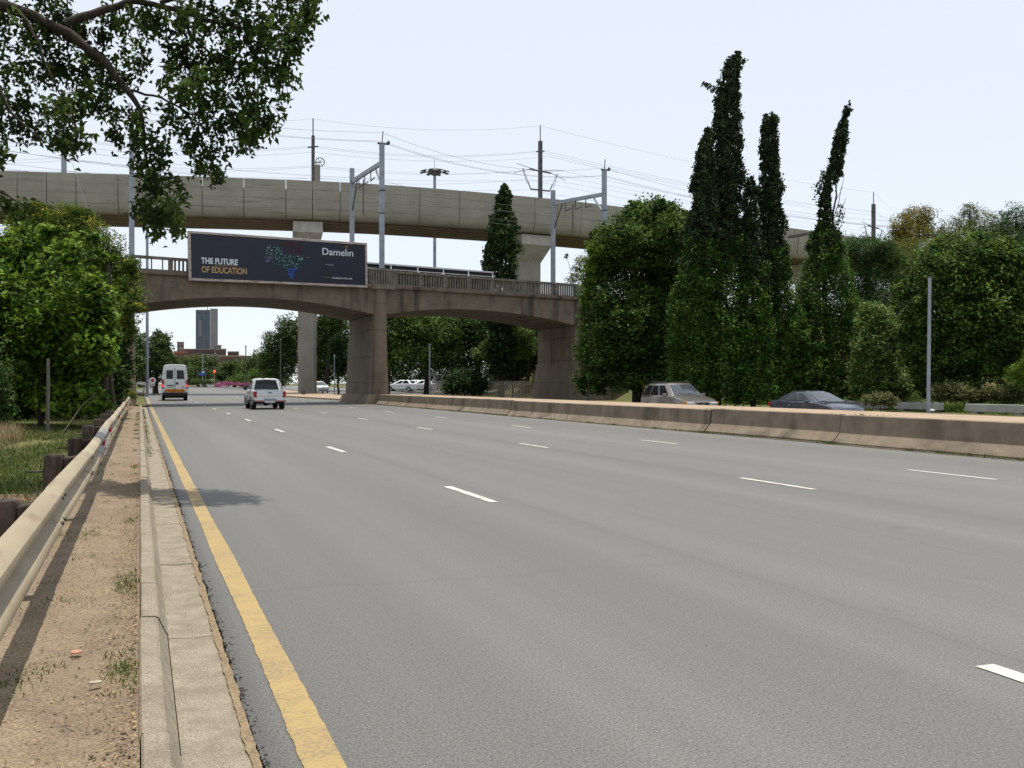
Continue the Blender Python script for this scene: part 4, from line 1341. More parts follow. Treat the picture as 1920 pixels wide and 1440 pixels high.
L_PALE = leaf_mat('pale_bamboo_leaves', (0.05, 0.095, 0.022), (0.19, 0.27, 0.07), trans=0.28)
L_DIST = leaf_mat('distant_leaves', (0.035, 0.065, 0.018), (0.10, 0.15, 0.042), trans=0.2)
L_PINK = leaf_mat('bougainvillea', (0.28, 0.05, 0.15), (0.40, 0.12, 0.23), trans=0.3)
L_SCRUB = leaf_mat('dry_scrub', (0.06, 0.075, 0.025), (0.21, 0.20, 0.085), trans=0.2, rough=0.8)

# ---- the tree whose boughs hang over the camera's side of the road
OT = Thing('overhanging_tree', 'big leafy tree with dark drooping boughs hanging over the left edge of the road', 'tree', (-4.4, 11.5, gz(-4.4, 11.5)))
Z0 = 13.0
w = MB()
root = Vector((-4.4, 11.5, gz(-4.4, 11.5) - 0.2))
fork = Vector((-4.0, 11.9, 4.6))
tr = wobble([root, (-4.3, 11.7, 2.4), fork], 0.1)
w.tube(tr, taper(len(tr), 0.28, 0.2), 12)
def bough(pts, r0, r1, first=None):
    p3 = [at(u, v, z) for u, v, z in pts]
    if first is not None: p3 = [first] + p3
    p3 = wobble(p3, 0.22, 4)
    w.tube(p3, taper(len(p3), r0, r1), 7)
    return p3
bs = []
bs.append(bough([(-60, -10, 12.6), (40, 22, 12.8), (130, 62, 13.0), (190, 110, 13.0), (240, 172, 13.1), (262, 205, 13.1), (275, 300, 13.2), (300, 380, 13.3)], 0.10, 0.006, fork))
bs.append(bough([(120, 46, 13.0), (190, 20, 13.2), (250, 2, 13.4), (330, 18, 13.5), (400, 40, 13.7), (500, 70, 13.9), (560, 95, 14)], 0.06, 0.008))
bs.append(bough([(300, 5, 13.5), (360, -10, 13.7), (450, -20, 13.9), (560, -5, 14.1)], 0.03, 0.008))
bs.append(bough([(238, 168, 13.1), (300, 182, 13.2), (360, 215, 13.3), (390, 290, 13.4), (400, 330, 13.4)], 0.018, 0.005))
bs.append(bough([(330, 20, 13.5), (370, 80, 13.5), (430, 130, 13.6), (470, 200, 13.6), (480, 260, 13.6)], 0.022, 0.005))
bs.append(bough([(40, 22, 12.8), (60, 60, 12.6), (100, 150, 12.5), (150, 250, 12.4)], 0.025, 0.005))
bs.append(bough([(-60, -10, 12.6), (-30, 120, 12.3), (20, 210, 12.2), (80, 262, 12.2)], 0.04, 0.006))
bs.append(bough([(-60, 120, 12.3), (-40, 280, 12.2), (0, 360, 12.2), (50, 385, 12.2)], 0.03, 0.006))
for q in ((-3.2, 10.2, 8.2), (-2.2, 9.0, 7.6), (-5.6, 10.5, 8.0), (-4.0, 13.0, 8.8)):
    p3 = wobble([fork, fork.lerp(Vector(q), 0.5) + Vector((0, 0, 0.3)), Vector(q)], 0.2, 4)
    w.tube(p3, taper(len(p3), 0.11, 0.02), 7)
CL = [(40, 60, 70, 45), (110, 30, 60, 40), (160, 70, 60, 40), (20, 140, 45, 35), (95, 125, 50, 45), (165, 135, 60, 45), (45, 215, 50, 30), (20, 245, 30, 25), (110, 210, 45, 40), (80, 262, 35, 18),
      (150, 190, 50, 40), (125, 255, 45, 28), (145, 272, 20, 14), (215, 150, 35, 45), (235, 50, 60, 45), (310, 40, 60, 45), (390, 40, 70, 45), (460, 50, 60, 55), (520, 60, 50, 55), (550, 95, 32, 50), (545, 25, 40, 28),
      (340, 110, 55, 45), (410, 120, 60, 55), (480, 130, 60, 55), (535, 150, 32, 40), (345, 170, 55, 45), (420, 190, 60, 45), (480, 210, 45, 40), (500, 240, 18, 28), (440, 235, 40, 28), (330, 215, 30, 35), (380, 235, 40, 25), (472, 270, 12, 22),
      (395, 285, 45, 28), (360, 265, 28, 24), (385, 318, 30, 20), (410, 335, 14, 12), (455, 260, 26, 18), (265, 265, 26, 32), (295, 290, 34, 26), (268, 310, 28, 24), (300, 330, 38, 28), (275, 355, 30, 26), (320, 365, 28, 24),
      (285, 390, 36, 22), (325, 395, 22, 18), (270, 400, 20, 18), (290, 428, 9, 16), (330, 428, 10, 12), (305, 410, 14, 12), (215, 255, 12, 16), (205, 215, 30, 20), (245, 215, 30, 22), (252, 240, 18, 18), (580, 45, 16, 20), (585, 5, 20, 12), (260, 120, 30, 25),
      (60, -50, 90, 40), (200, -60, 90, 45), (330, -50, 90, 40), (460, -45, 90, 35), (560, -30, 50, 25), (120, -120, 120, 50), (330, -120, 130, 50), (500, -110, 90, 40), (10, 385, 55, 16), (50, 398, 26, 10), (-30, 395, 40, 20), (-40, 60, 60, 60), (-40, 180, 50, 60), (0, 290, 14, 10)]  # the lobes above the view are added canopy that shades the boughs
lob = [(at(u, v, Z0 + rnd.uniform(-0.5, 0.9)), (ru * Z0 / F, 0.55, rv * Z0 / F)) for u, v, ru, rv in CL]
lobu = [(Vector((-3.0, 10.2, 8.0)), (1.6, 1.7, 0.9)), (Vector((-1.6, 9.0, 7.6)), (1.2, 1.4, 0.8)), (Vector((-4.8, 11.0, 8.6)), (1.6, 1.8, 1.0)), (Vector((-2.6, 12.6, 8.9)), (2.0, 1.4, 0.8)), (Vector((-0.8, 11.2, 7.9)), (1.0, 1.2, 0.6)), (Vector((-4.6, 8.4, 7.0)), (1.3, 1.2, 0.8)), (Vector((-6.2, 10.5, 6.6)), (1.2, 1.6, 1.0))]
pts_, tn_ = [], []
for c, r in lob:
    area = r[0] * r[2]
    k = max(7, int(area * 235))
    d = rng.normal(size=(k, 3)); d /= np.linalg.norm(d, axis=1)[:, None]
    cc = d * (rng.random(k) ** 0.45)[:, None] * np.array(r)[None, :] + np.array(c)[None, :]
    per = 13
    q = np.repeat(cc, per, 0) + rng.normal(size=(k * per, 3)) * np.array([0.05, 0.05, 0.065])
    pts_.append(q); tn_.append(np.repeat(rng.random(k), per))
    # twigs that carry the sprays
    for j in range(min(k, 14)):
        a = Vector(cc[j]); b = a.lerp(Vector(c), 0.6) + Vector((0, 0, 0.10))
        w.tube([b, b.lerp(a, 0.5) + Vector((0, 0, 0.03)), a - Vector((0, 0, 0.05))], [0.006, 0.005, 0.003], 4, cap=False)
OT.part('trunk', w, BARK, smooth_deg=60)
Pu, tu = clump_points(lobu, 15000, 0.14, 14, 0.3)
leaf_object('crown', np.concatenate(pts_ + [Pu]), 0.098, L_NEAR, OT.o, OT.loc, aspect=0.5, up=0.15, droop=0.9, tint=np.concatenate(tn_ + [tu]), fold=0.5)

# ---- left bank
tree('broadleaf_shrub', 'bright green broad-leaved shrub filling the bank left of the guard rail', 'shrub', 30, [(40, 470, 60, 40), (110, 520, 70, 50), (30, 560, 70, 60), (150, 570, 55, 50), (90, 610, 80, 50), (170, 640, 40, 45), (40, 650, 60, 45), (200, 600, 22, 40), (125, 680, 60, 30), (-40, 560, 60, 90), (15, 510, 40, 50), (185, 690, 25, 22),
      (60, 440, 30, 16), (130, 475, 30, 22), (180, 540, 20, 26), (70, 720, 40, 26), (150, 715, 30, 22), (20, 700, 40, 30), (215, 640, 14, 22),
      (40, 745, 60, 24), (110, 748, 46, 22), (165, 742, 36, 20), (-20, 740, 50, 26), (75, 765, 40, 14), (20, 768, 40, 16), (130, 768, 40, 14), (175, 765, 26, 14), (205, 555, 24, 10), (190, 482, 26, 10), (212, 615, 18, 10), (165, 445, 24, 9), (95, 432, 20, 12)],
     34000, 0.195, L_BRIGHT, 80, clump=0.27, per=13, fill=0.2, trunk_r=0.10, aspect=0.55, droop=0.5, depth=1.2, jitter=1.6, shell=0.3)
tree('flowering_acacia', 'feathery yellow-flowered acacia rising behind the bright green shrub', 'tree', 39, [(120, 420, 60, 30), (60, 420, 50, 35), (165, 460, 55, 50), (215, 510, 40, 40), (230, 560, 38, 40), (120, 480, 60, 45), (60, 500, 50, 40), (180, 600, 50, 50), (240, 500, 20, 16), (245, 575, 24, 12), (230, 610, 25, 25), (150, 400, 22, 14), (75, 390, 22, 12)],
     46000, 0.14, L_ACAC, 150, clump=0.2, per=30, trunk_r=0.16, aspect=0.28, droop=0.2, depth=1.1, jitter=1.2)
tree('dark_undergrowth_tree', 'dark dense tree closing the gap under the acacia by the left bridge pier', 'tree', 44, [(60, 620, 70, 70), (130, 680, 70, 60), (190, 660, 40, 70), (225, 690, 22, 60), (40, 700, 60, 50), (230, 620, 22, 30), (160, 590, 50, 50)],
     30000, 0.2, L_DARK, 120, clump=0.2, per=22, trunk_r=0.2, depth=1.2)
tree('thicket', 'dark shady thicket behind the tall wooden pole and the grass', 'thicket', 37, [(30, 690, 60, 60), (100, 700, 60, 56), (160, 710, 46, 50), (205, 715, 30, 46), (60, 740, 60, 30), (140, 745, 50, 26), (-40, 690, 60, 70), (185, 660, 30, 40)],
     30000, 0.15, L_DARK, 100, clump=0.2, per=20, trunk_r=0.06, depth=0.8, jitter=1.0, limbs=6)
tree('leafy_creeper_bush', 'grey green creeper bush at the far left edge above the dry grass', 'bush', 25, [(-10, 730, 30, 60), (5, 770, 22, 40), (-40, 700, 50, 60)],
     7000, 0.075, L_FEATH, -10, clump=0.22, per=20, trunk_r=0.05, depth=1.0, jitter=0.4)
tree('low_pier_bush', 'small pale bush at the foot of the left bridge pier', 'bush', 56, [(240, 738, 14, 9), (228, 744, 12, 8), (250, 742, 8, 8)], 1500, 0.09, L_OLIVE, 238, clump=0.25, per=16, trunk_r=0.04, jitter=0.4, depth=1)
def stick(name, label, cat, pts, r, m, group=None):
    p3 = [at(*p) for p in pts]
    T = put(name, MB().tube([p - p3[0] for p in wobble(p3, 0.05, 3)], taper(3 * (len(p3) - 1) + 1, r[0], r[1]), 8), m, loc=p3[0], smooth_deg=50, label=label, cat=cat, group=group)
    return T
def gd(u, zc): 
    p = at(u, CY, zc); return (u, CY + (CH - gz(p.x, p.y) + 0.1) * F / zc, zc)
stick('wooden_pole', 'tall dark wooden pole standing among the trees behind the guard rail', 'pole', [gd(198, 31), (203, 500, 31)], (0.12, 0.085), WOOD)
stick('leaning_trunk', 'slim dark leaning tree trunk beside the tall wooden pole', 'trunk', [gd(216, 32), (205, 690, 32), (204, 640, 32), (190, 560, 32)], (0.12, 0.06), BARK)
stick('grey_stake', 'thin grey stake in front of the bright green shrub', 'stake', [gd(90, 26.5), (90, 672, 26.5)], (0.05, 0.042), M('grey_wood', (0.17, 0.15, 0.12), (0.1, 0.085, 0.07), scale=8, stretch=(4, 4, .6)))
stick('fallen_branch', 'thin dead branch leaning over the grass behind the guard rail', 'branch', [gd(112, 26.5), (150, 765, 27), (182, 735, 27)], (0.03, 0.008), M('dead_wood', (0.16, 0.12, 0.085), (0.07, 0.055, 0.04), scale=8))
stick('curved_branch', 'short dark curved branch lying on the grass beside the dead branch', 'branch', [gd(112, 26.2), (135, 792, 26.3), (165, 782, 26.6)], (0.022, 0.006), BARK)

# ---- right side: cypresses wrapped in creeper
def column_tree(name, label, zc, prof, n_leaf, leaf, m, base_u, low=None, group=None, extra=None, trunk_r=0.2, ivy_below=None, depth=1.0, per=22, cl=0.24, bumps=0.5):
    """prof: (v, u, halfwidth) rows of the outline from tip to ground. Turned into a leaning column of foliage"""
    prof = sorted(prof)
    v = np.array([p[0] for p in prof], float); u = np.array([p[1] for p in prof], float); h = np.array([p[2] for p in prof], float)
    bx, by = lay(base_u, zc)
    T = Thing(name, label, 'tree', (bx, by, gz(bx, by)), group=group)
    k = MB()
    tp = [Vector((bx, by, gz(bx, by) - 0.3))] + [at(float(np.interp(q, v, u)), q, zc) for q in np.linspace(v[-1] - 40, v[0] + 8, 7)]
    k.tube(tp, taper(len(tp), trunk_r, 0.03), 8)
    T.part('trunk', k, BARK, smooth_deg=60)
    def pts_for(v0, v1, n, grow=1.0, clump=cl, shell=0.6):
        g = np.linspace(v0, v1, 400)
        wgt = np.interp(g, v, h) + 2
        cum = np.cumsum(wgt); cum /= cum[-1]
        kk = max(6, n // per)
        vv = np.interp(rng.random(kk), cum, g)
        uu = np.interp(vv, v, u); hh = np.interp(vv, v, h) * zc / F
        a = rng.random(kk) * 2 * np.pi
        bump = np.array([mnoise.noise((math.cos(q) * 1.2 + bx, math.sin(q) * 1.2, vq * 0.035)) for q, vq in zip(a, vv)])
        rad = hh * grow * (1 + bumps * bump) * (shell + (1 - shell) * rng.random(kk) ** 0.5)
        c = np.array([tuple(at(x, y, zc)) for x, y in zip(uu, vv)])
        c[:, 0] += rad * np.cos(a); c[:, 1] += rad * np.sin(a) * depth
        sg = np.clip(clump * hh ** 0.5 * 0.55, 0.06, 0.5)
        P = np.repeat(c, per, 0) + rng.normal(size=(kk * per, 3)) * np.repeat(sg, per)[:, None] * np.array([0.7, 0.7, 1.0])
        P[:, 2] = np.maximum(P[:, 2], T.loc.z + 0.02)
        return P, np.repeat(rng.random(kk), per)
    split = ivy_below or v[-1] + 1
    P, t = pts_for(v[0], min(split + 30, v[-1]), int(n_leaf * 2.0))
    P_, t_ = pts_for(v[0] + 6, min(split + 30, v[-1]), int(n_leaf * 0.8), 0.7, cl, 0.0)
    P = np.concatenate([P, P_]); t = np.concatenate([t, t_])
    if extra:
        for (pa, pb, r, nn) in extra:
            s = rng.random(nn)
            A, B = np.array(at(pa[0], pa[1], zc)), np.array(at(pb[0], pb[1], zc))
            q = A[None, :] + (B - A)[None, :] * s[:, None] + rng.normal(size=(nn, 3)) * (r * zc / F * (1 - 0.6 * s))[:, None]
            P = np.concatenate([P, q]); t = np.concatenate([t, rng.random(nn)])
    leaf_object('crown', P, leaf, m, T.o, T.loc, aspect=0.65, up=0.1, droop=-0.6, tint=t)
    if ivy_below:
        P, t = pts_for(ivy_below - 20, v[-1], int(1.7 * (low or n_leaf)), 1.03, cl * 1.3)
        P_, t_ = pts_for(ivy_below - 10, v[-1], int(0.7 * (low or n_leaf)), 0.75, cl * 1.3, 0.0)
        P = np.concatenate([P, P_]); t = np.concatenate([t, t_])
        leaf_object('creeper', P, leaf * 0.95, L_IVY, T.o, T.loc, aspect=0.6, up=0.4, droop=0.5, tint=t)
    return T
GC = 'creeper-wrapped cypresses across the road'
column_tree('cypress', 'tallest dark cypress with a forked ragged top and one side sprig', 55, [(100, 1383, 3), (112, 1376, 10), (135, 1370, 16), (170, 1366, 20), (230, 1362, 24), (300, 1364, 27), (380, 1363, 28), (450, 1358, 33), (520, 1350, 42), (600, 1345, 60), (680, 1340, 66), (748, 1340, 64)],
            11000, 0.17, L_CYP, 1345, 14000, GC, [((1372, 150), (1396, 112), 6, 160), ((1376, 140), (1386, 98), 6, 160), ((1345, 172), (1318, 156), 4, 110), ((1345, 320), (1342, 420), 16, 300)], 0.3, 470)
column_tree('cypress', 'medium cypress joined low down to the left of the tallest cypress', 54, [(240, 1327, 3), (255, 1326, 8), (300, 1321, 17), (360, 1318, 21), (430, 1317, 25), (480, 1312, 28), (540, 1303, 36), (600, 1298, 40), (680, 1296, 42), (748, 1300, 40)],
            7000, 0.17, L_CYP, 1300, 12000, GC, [((1326, 270), (1329, 240), 5, 90)], 0.22, 470)
column_tree('cypress', 'shortest pointed cypress spire between two taller ones', 54.5, [(334, 1409, 4), (350, 1408, 11), (400, 1407, 15), (460, 1409, 18), (520, 1412, 24), (600, 1412, 36), (680, 1412, 40), (748, 1412, 40)],
            4200, 0.16, L_CYP, 1412, 9000, GC, None, 0.18, 520)
column_tree('cypress', 'blunt-topped cypress column right of the shortest spire', 55.5, [(215, 1444, 7), (226, 1443, 14), (280, 1441, 16), (340, 1444, 19), (420, 1447, 21), (480, 1450, 24), (540, 1455, 30), (600, 1458, 32), (680, 1460, 33), (748, 1458, 34)],
            7500, 0.16, L_CYP, 1455, 10000, GC, [((1430, 300), (1427, 240), 4, 120)], 0.2, 490)
T = column_tree('cypress', 'thin bent cypress whip leaning right above a creeper mound', 57, [(196, 1590, 3), (205, 1589, 6), (250, 1578, 10), (300, 1570, 13), (330, 1562, 12), (350, 1553, 8), (380, 1545, 9), (420, 1545, 10), (440, 1550, 24), (490, 1548, 36), (540, 1545, 44), (600, 1550, 50), (680, 1555, 48), (748, 1556, 46)],
            4200, 0.16, L_CYP, 1553, 14000, GC, [((1532, 372), (1545, 322), 6, 220), ((1560, 430), (1556, 395), 8, 160), ((1572, 420), (1578, 385), 6, 90)], 0.2, 440)
k = MB()
for a, b, r in (((1562, 440), (1566, 330), .07), ((1556, 430), (1558, 350), .05), ((1551, 430), (1555, 350), .04), ((1566, 400), (1582, 335), .025), ((1568, 420), (1586, 372), .025), ((1566, 380), (1580, 350), .02), ((1570, 440), (1585, 390), .02), ((1566, 360), (1576, 322), .02)):
    k.tube(wobble([at(*a, 57), at(*b, 57)], 0.1, 3), taper(4, r, r * .5), 5)
T.part('bare_stems', k, BARK)

tree('broadleaf_tree', 'large dense dark tree beside the right end of the brown bridge', 'tree', 60, [(1215, 420, 65, 42), (1165, 455, 55, 40), (1262, 440, 38, 45), (1190, 500, 75, 55), (1255, 510, 48, 55), (1128, 500, 32, 34), (1130, 460, 25, 20), (1118, 565, 34, 45), (1160, 600, 70, 60), (1225, 610, 60, 70), (1125, 660, 46, 50), (1190, 690, 70, 45), (1248, 700, 40, 45), (1112, 715, 34, 26), (1245, 560, 45, 60), (1192, 392, 22, 14), (1240, 385, 20, 12), (1118, 440, 16, 10), (1285, 405, 14, 12)],
     60000, 0.21, L_MID, 1195, clump=0.2, per=34, trunk_r=0.35, aspect=0.55, depth=1.0, jitter=1.5, shell=0.6)
tree('hanging_creeper', 'sunlit creeper trailing down the left flank of the large dense tree', 'creeper', 58.5, [(1105, 520, 14, 40), (1098, 570, 10, 28), (1104, 610, 12, 30), (1095, 650, 10, 26), (1118, 470, 18, 16)], 3600, 0.16, L_BRIGHT, 1100, clump=0.3, per=14, trunk_r=0.04, jitter=0.4, limbs=2)
tree('wispy_tree', 'thin wispy pale tree top peeping above the balustrade end', 'tree', 90, [(1092, 488, 16, 10), (1082, 505, 12, 10), (1075, 522, 16, 9), (1098, 515, 16, 14), (1062, 480, 5, 7)], 1100, 0.2, L_OLIVE, 1085, clump=0.3, per=9, trunk_r=0.07, ground=5.5, jitter=0.5)
tree('dark_big_tree', 'huge dark round tree behind the low concrete blocks, its trunk bare', 'tree', 52, [(1800, 505, 85, 50), (1870, 490, 65, 50), (1755, 590, 62, 65), (1850, 590, 80, 70), (1915, 560, 55, 75), (1735, 670, 44, 48), (1800, 680, 65, 40), (1880, 670, 60, 45), (1930, 650, 50, 50), (1960, 560, 60, 90), (1740, 720, 30, 22), (1700, 545, 26, 22), (1698, 630, 18, 26), (1770, 462, 30, 14), (1830, 450, 26, 14)],
     60000, 0.20, L_MID, 1826, clump=0.2, per=34, trunk_r=0.32, aspect=0.55, depth=0.9, jitter=1.2, shell=0.6)
tree('feathery_tree', 'feathery dull green tree right of the bent cypress', 'tree', 66, [(1625, 470, 45, 32), (1605, 520, 45, 50), (1660, 545, 50, 55), (1620, 590, 60, 50), (1690, 600, 40, 55), (1590, 460, 16, 14), (1665, 480, 30, 30)], 34000, 0.17, L_FEATH, 1630, clump=0.2, per=26, trunk_r=0.25, aspect=0.3, jitter=1.5)
tree('golden_tree', 'golden yellow flowering tree standing tallest in the row behind', 'tree', 76, [(1722, 405, 28, 22), (1692, 425, 24, 28), (1712, 440, 36, 22), (1735, 425, 16, 20), (1690, 455, 30, 22)], 9000, 0.17, L_GOLD, 1712, clump=0.2, per=20, trunk_r=0.25, aspect=0.35, jitter=1)
tree('olive_tree', 'olive green spreading tree just below the golden yellow one', 'tree', 68, [(1720, 478, 70, 32), (1690, 510, 50, 40), (1750, 505, 50, 40), (1770, 475, 35, 26)], 13000, 0.17, L_OLIVE, 1725, clump=0.2, per=24, trunk_r=0.25, aspect=0.3, jitter=1)
tree('feathery_tree', 'feathery green tree with a pale top over the dark round tree', 'tree', 74, [(1818, 400, 22, 20), (1790, 435, 40, 28), (1845, 425, 36, 32), (1815, 450, 60, 30), (1765, 450, 26, 20), (1870, 460, 40, 26)], 13000, 0.17, L_OLIVE, 1820, clump=0.2, per=26, trunk_r=0.25, aspect=0.3, jitter=1)
tree('feathery_tree', 'bluish feathery tree rising at the right edge of the row', 'tree', 72, [(1905, 410, 34, 28), (1890, 450, 40, 32), (1935, 440, 40, 40), (1880, 430, 18, 16)], 9000, 0.17, L_FEATH, 1905, clump=0.2, per=26, trunk_r=0.25, aspect=0.3, jitter=1)
tree('creeper_mound', 'rounded creeper-covered bush between the cypresses and the bent whip', 'bush', 55.5, [(1498, 600, 20, 34), (1500, 650, 24, 50), (1500, 710, 34, 40), (1525, 690, 40, 48)], 9000, 0.17, L_IVY, 1510, clump=0.2, per=20, trunk_r=0.1, depth=1, jitter=0.6)
tree('sunlit_shrub', 'light green sunlit shrub right of the creeper mounds', 'shrub', 54, [(1640, 600, 34, 32), (1630, 660, 34, 50), (1655, 700, 36, 46), (1612, 715, 22, 36), (1680, 650, 24, 50), (1690, 735, 26, 18)], 11000, 0.18, L_PALE, 1640, clump=0.2, per=16, trunk_r=0.08, depth=1, jitter=0.8, shell=0.4)
for i, (u, v, a, b, lab) in enumerate(((1770, 735, 24, 18, 'straw-coloured scrub just right of the slim grey lamp post'), (1806, 738, 24, 15, 'dry scrub close left of the dark round tree trunk'), (1858, 740, 30, 15, 'dry scrub close right of the dark round tree trunk'), (1905, 738, 26, 18, 'brownish scrub at the right edge behind a concrete block'), (1650, 748, 26, 12, 'low scrub behind the gap between two concrete blocks'))):
    tree('dry_scrub', lab, 'scrub', 49, [(u, v, a, b), (u + a * .7, v + 4, a * .6, b * .7), (u - a * .6, v + 3, a * .6, b * .8)], 2600, 0.12, L_SCRUB, u, group='dry scrub under the dark round tree', clump=0.25, per=14, trunk_r=0.03, limbs=2, jitter=0.5)
tree('reed_clump', 'bright green arching plant at the far right under the dark tree', 'plant', 48, [(1915, 705, 22, 22), (1935, 690, 22, 30)], 3000, 0.22, L_BRIGHT, 1920, clump=0.3, per=14, trunk_r=0.04, aspect=0.14, droop=-0.5, limbs=2, jitter=0.4)

# conifer between the bridge and the viaduct
column_tree('conifer', 'dark conifer standing in front of the viaduct behind the balustrade', 96, [(346, 948, 3), (362, 944, 11), (395, 944, 18), (430, 942, 26), (470, 940, 32), (500, 936, 34), (530, 938, 30), (600, 940, 26), (700, 940, 20)], 6500, 0.32, L_DARK, 940, None, None, [((928, 500), (902, 492), 5, 90), ((955, 440), (976, 425), 4, 80), ((926, 420), (918, 405), 4, 60)], 0.3, None, 1.0, 14)

# ---- beyond the bridge
GB = 'trees beyond the bridge'
far = [
 ('tall tree with bright leaves right behind the middle pier', 108, [(735, 620, 40, 40), (760, 660, 50, 45), (720, 670, 30, 40), (790, 610, 46, 34), (740, 590, 60, 24)], 14000, L_MID, 725, .3),
 ('tall forked tree with a slim trunk in the middle of the right arch', 112, [(800, 600, 60, 26), (830, 640, 46, 40), (770, 640, 40, 36), (850, 610, 50, 30), (815, 670, 40, 30)], 13000, L_MID, 800, .42),
 ('dark tree behind the pale bamboo in the right arch', 116, [(890, 620, 60, 40), (920, 600, 50, 26), (870, 670, 50, 46), (930, 650, 50, 50)], 12000, L_DARK, 890, .4),
 ('dark shady tree against the right abutment', 104, [(985, 660, 36, 50), (1000, 630, 30, 40), (960, 690, 40, 36)], 8000, L_DARK, 985, .3),
 ('deep green tree behind the parked white cars', 150, [(760, 680, 70, 34), (830, 690, 60, 30), (720, 650, 50, 50), (900, 690, 70, 36), (970, 680, 70, 44), (790, 640, 90, 40), (900, 640, 90, 40), (730, 714, 50, 16), (800, 716, 60, 14), (880, 714, 60, 16), (960, 714, 50, 18), (660, 700, 40, 30)], 24000, L_DARK, 770, .4),
 ('rounded green tree between the viaduct pier and the middle pier', 142, [(605, 620, 34, 30), (590, 660, 26, 40), (625, 600, 34, 26), (620, 660, 30, 40), (640, 640, 26, 50), (600, 700, 30, 26)], 15000, L_MID, 612, .4),
 ('greyish tree leaning on the middle pier', 118, [(632, 650, 18, 22), (640, 685, 16, 26), (626, 672, 14, 14)], 3600, L_FEATH, 634, .15),
 ('tall dark tree left of the viaduct pier', 150, [(520, 650, 30, 30), (540, 620, 22, 30), (505, 680, 24, 26), (535, 680, 26, 36), (555, 650, 20, 40)], 12000, L_DIST, 525, .4),
 ('leafy tree behind the minibus left of the road', 118, [(300, 645, 22, 26), (285, 670, 26, 30), (312, 680, 22, 30), (270, 700, 22, 24), (318, 700, 16, 20), (262, 660, 20, 40)], 11000, L_DIST, 292, .35),
 ('round tree above the traffic lights', 190, [(375, 685, 24, 20), (352, 690, 20, 20), (396, 690, 20, 22), (370, 700, 30, 16), (340, 700, 20, 18)], 9000, L_DIST, 372, .4),
 ('pale green tree over the pink flowers', 185, [(440, 690, 22, 16), (420, 700, 20, 18), (465, 690, 24, 18), (448, 705, 34, 14)], 8000, L_DIST, 440, .4),
 ('darker tree right of the thin post', 180, [(485, 680, 20, 22), (470, 695, 22, 20), (500, 695, 22, 22)], 7000, L_DIST, 486, .4),
 ('small leafy tree close behind the left pier', 96, [(235, 640, 22, 30), (245, 690, 22, 36), (225, 690, 26, 40)], 6000, L_DIST, 240, .25),
]
for lab, zc, lobes, n, m, base, tr_ in far:
    tree('far_tree', lab, 'tree', zc, lobes, n, 0.30 if zc < 140 else 0.36, m, base, group=GB, clump=0.2, per=16, trunk_r=tr_, depth=1.0, jitter=2.0, limbs=3, shell=0.4)
tree('bamboo_clump', 'pale sunlit bamboo clump leaning left of the right abutment', 'bamboo', 98, [(945, 628, 30, 24), (975, 622, 28, 22), (925, 652, 28, 20), (905, 662, 22, 12), (985, 648, 24, 24), (955, 655, 36, 22)], 11000, 0.3, L_PALE, 960, clump=0.2, per=18, trunk_r=0.1, aspect=0.22, droop=0.6, depth=0.8, jitter=0.8, shell=0.6)
tree('low_dark_bush', 'low dark bush by the pale fence under the right arch', 'bush', 95, [(870, 716, 36, 22), (850, 728, 24, 12), (895, 722, 24, 18)], 5000, 0.25, L_DARK, 872, clump=0.25, per=16, trunk_r=0.06, limbs=2, jitter=0.6)
tree('flowering_bush', 'sprawling roadside bush with pink flowers at its foot beyond the bridge', 'bush', 165, [(470, 710, 30, 14), (500, 705, 34, 18), (445, 714, 24, 8), (520, 712, 24, 14), (480, 718, 40, 8)], 11000, 0.28, L_MID, 480, clump=0.2, per=16, trunk_r=0.06, limbs=2, jitter=1)
tree('pink_bougainvillea', 'bright pink bougainvillea at the road edge beyond the silver pickup', 'bush', 158, [(418, 720, 12, 5), (430, 719, 8, 4), (408, 722, 6, 3), (446, 720, 10, 3), (462, 720, 8, 3.5)], 700, 0.2, L_PINK, 420, clump=0.35, per=8, trunk_r=0.03, limbs=2, jitter=1)
tree('clipped_hedge', 'low clipped hedge by the traffic lights ahead of the minibus', 'hedge', 180, [(370, 716, 22, 4), (395, 716, 14, 4), (350, 716, 14, 4)], 3600, 0.25, L_DIST, 372, clump=0.25, per=14, trunk_r=0.04, limbs=2, jitter=0.5)
# wood that closes the view
fw = [at(u, 700, 300) for u in range(-300, 2300, 26)]
lob = [(Vector((p.x, p.y, 3 + rnd.uniform(-1, 1))), (7, 7, rnd.uniform(4, 6.5))) for p in fw]
P, t = clump_points(lob, 26000, 0.22, 14, 0.5)
o = leaf_object('distant_wood', P, 0.75, L_DIST, None, (0, 0, 0), tint=t)
tag(o, kind='stuff')
lob = [(Vector((rnd.uniform(62, 130), rnd.uniform(40, 130), 5.5 + rnd.uniform(-1, 1))), (7, 7, rnd.uniform(3, 5))) for i in range(40)]
P, t = clump_points(lob, 26000, 0.2, 14, 0.5)
tag(leaf_object('hillside_wood', P, 0.45, L_DARK, None, (0, 0, 0), tint=t), kind='stuff')

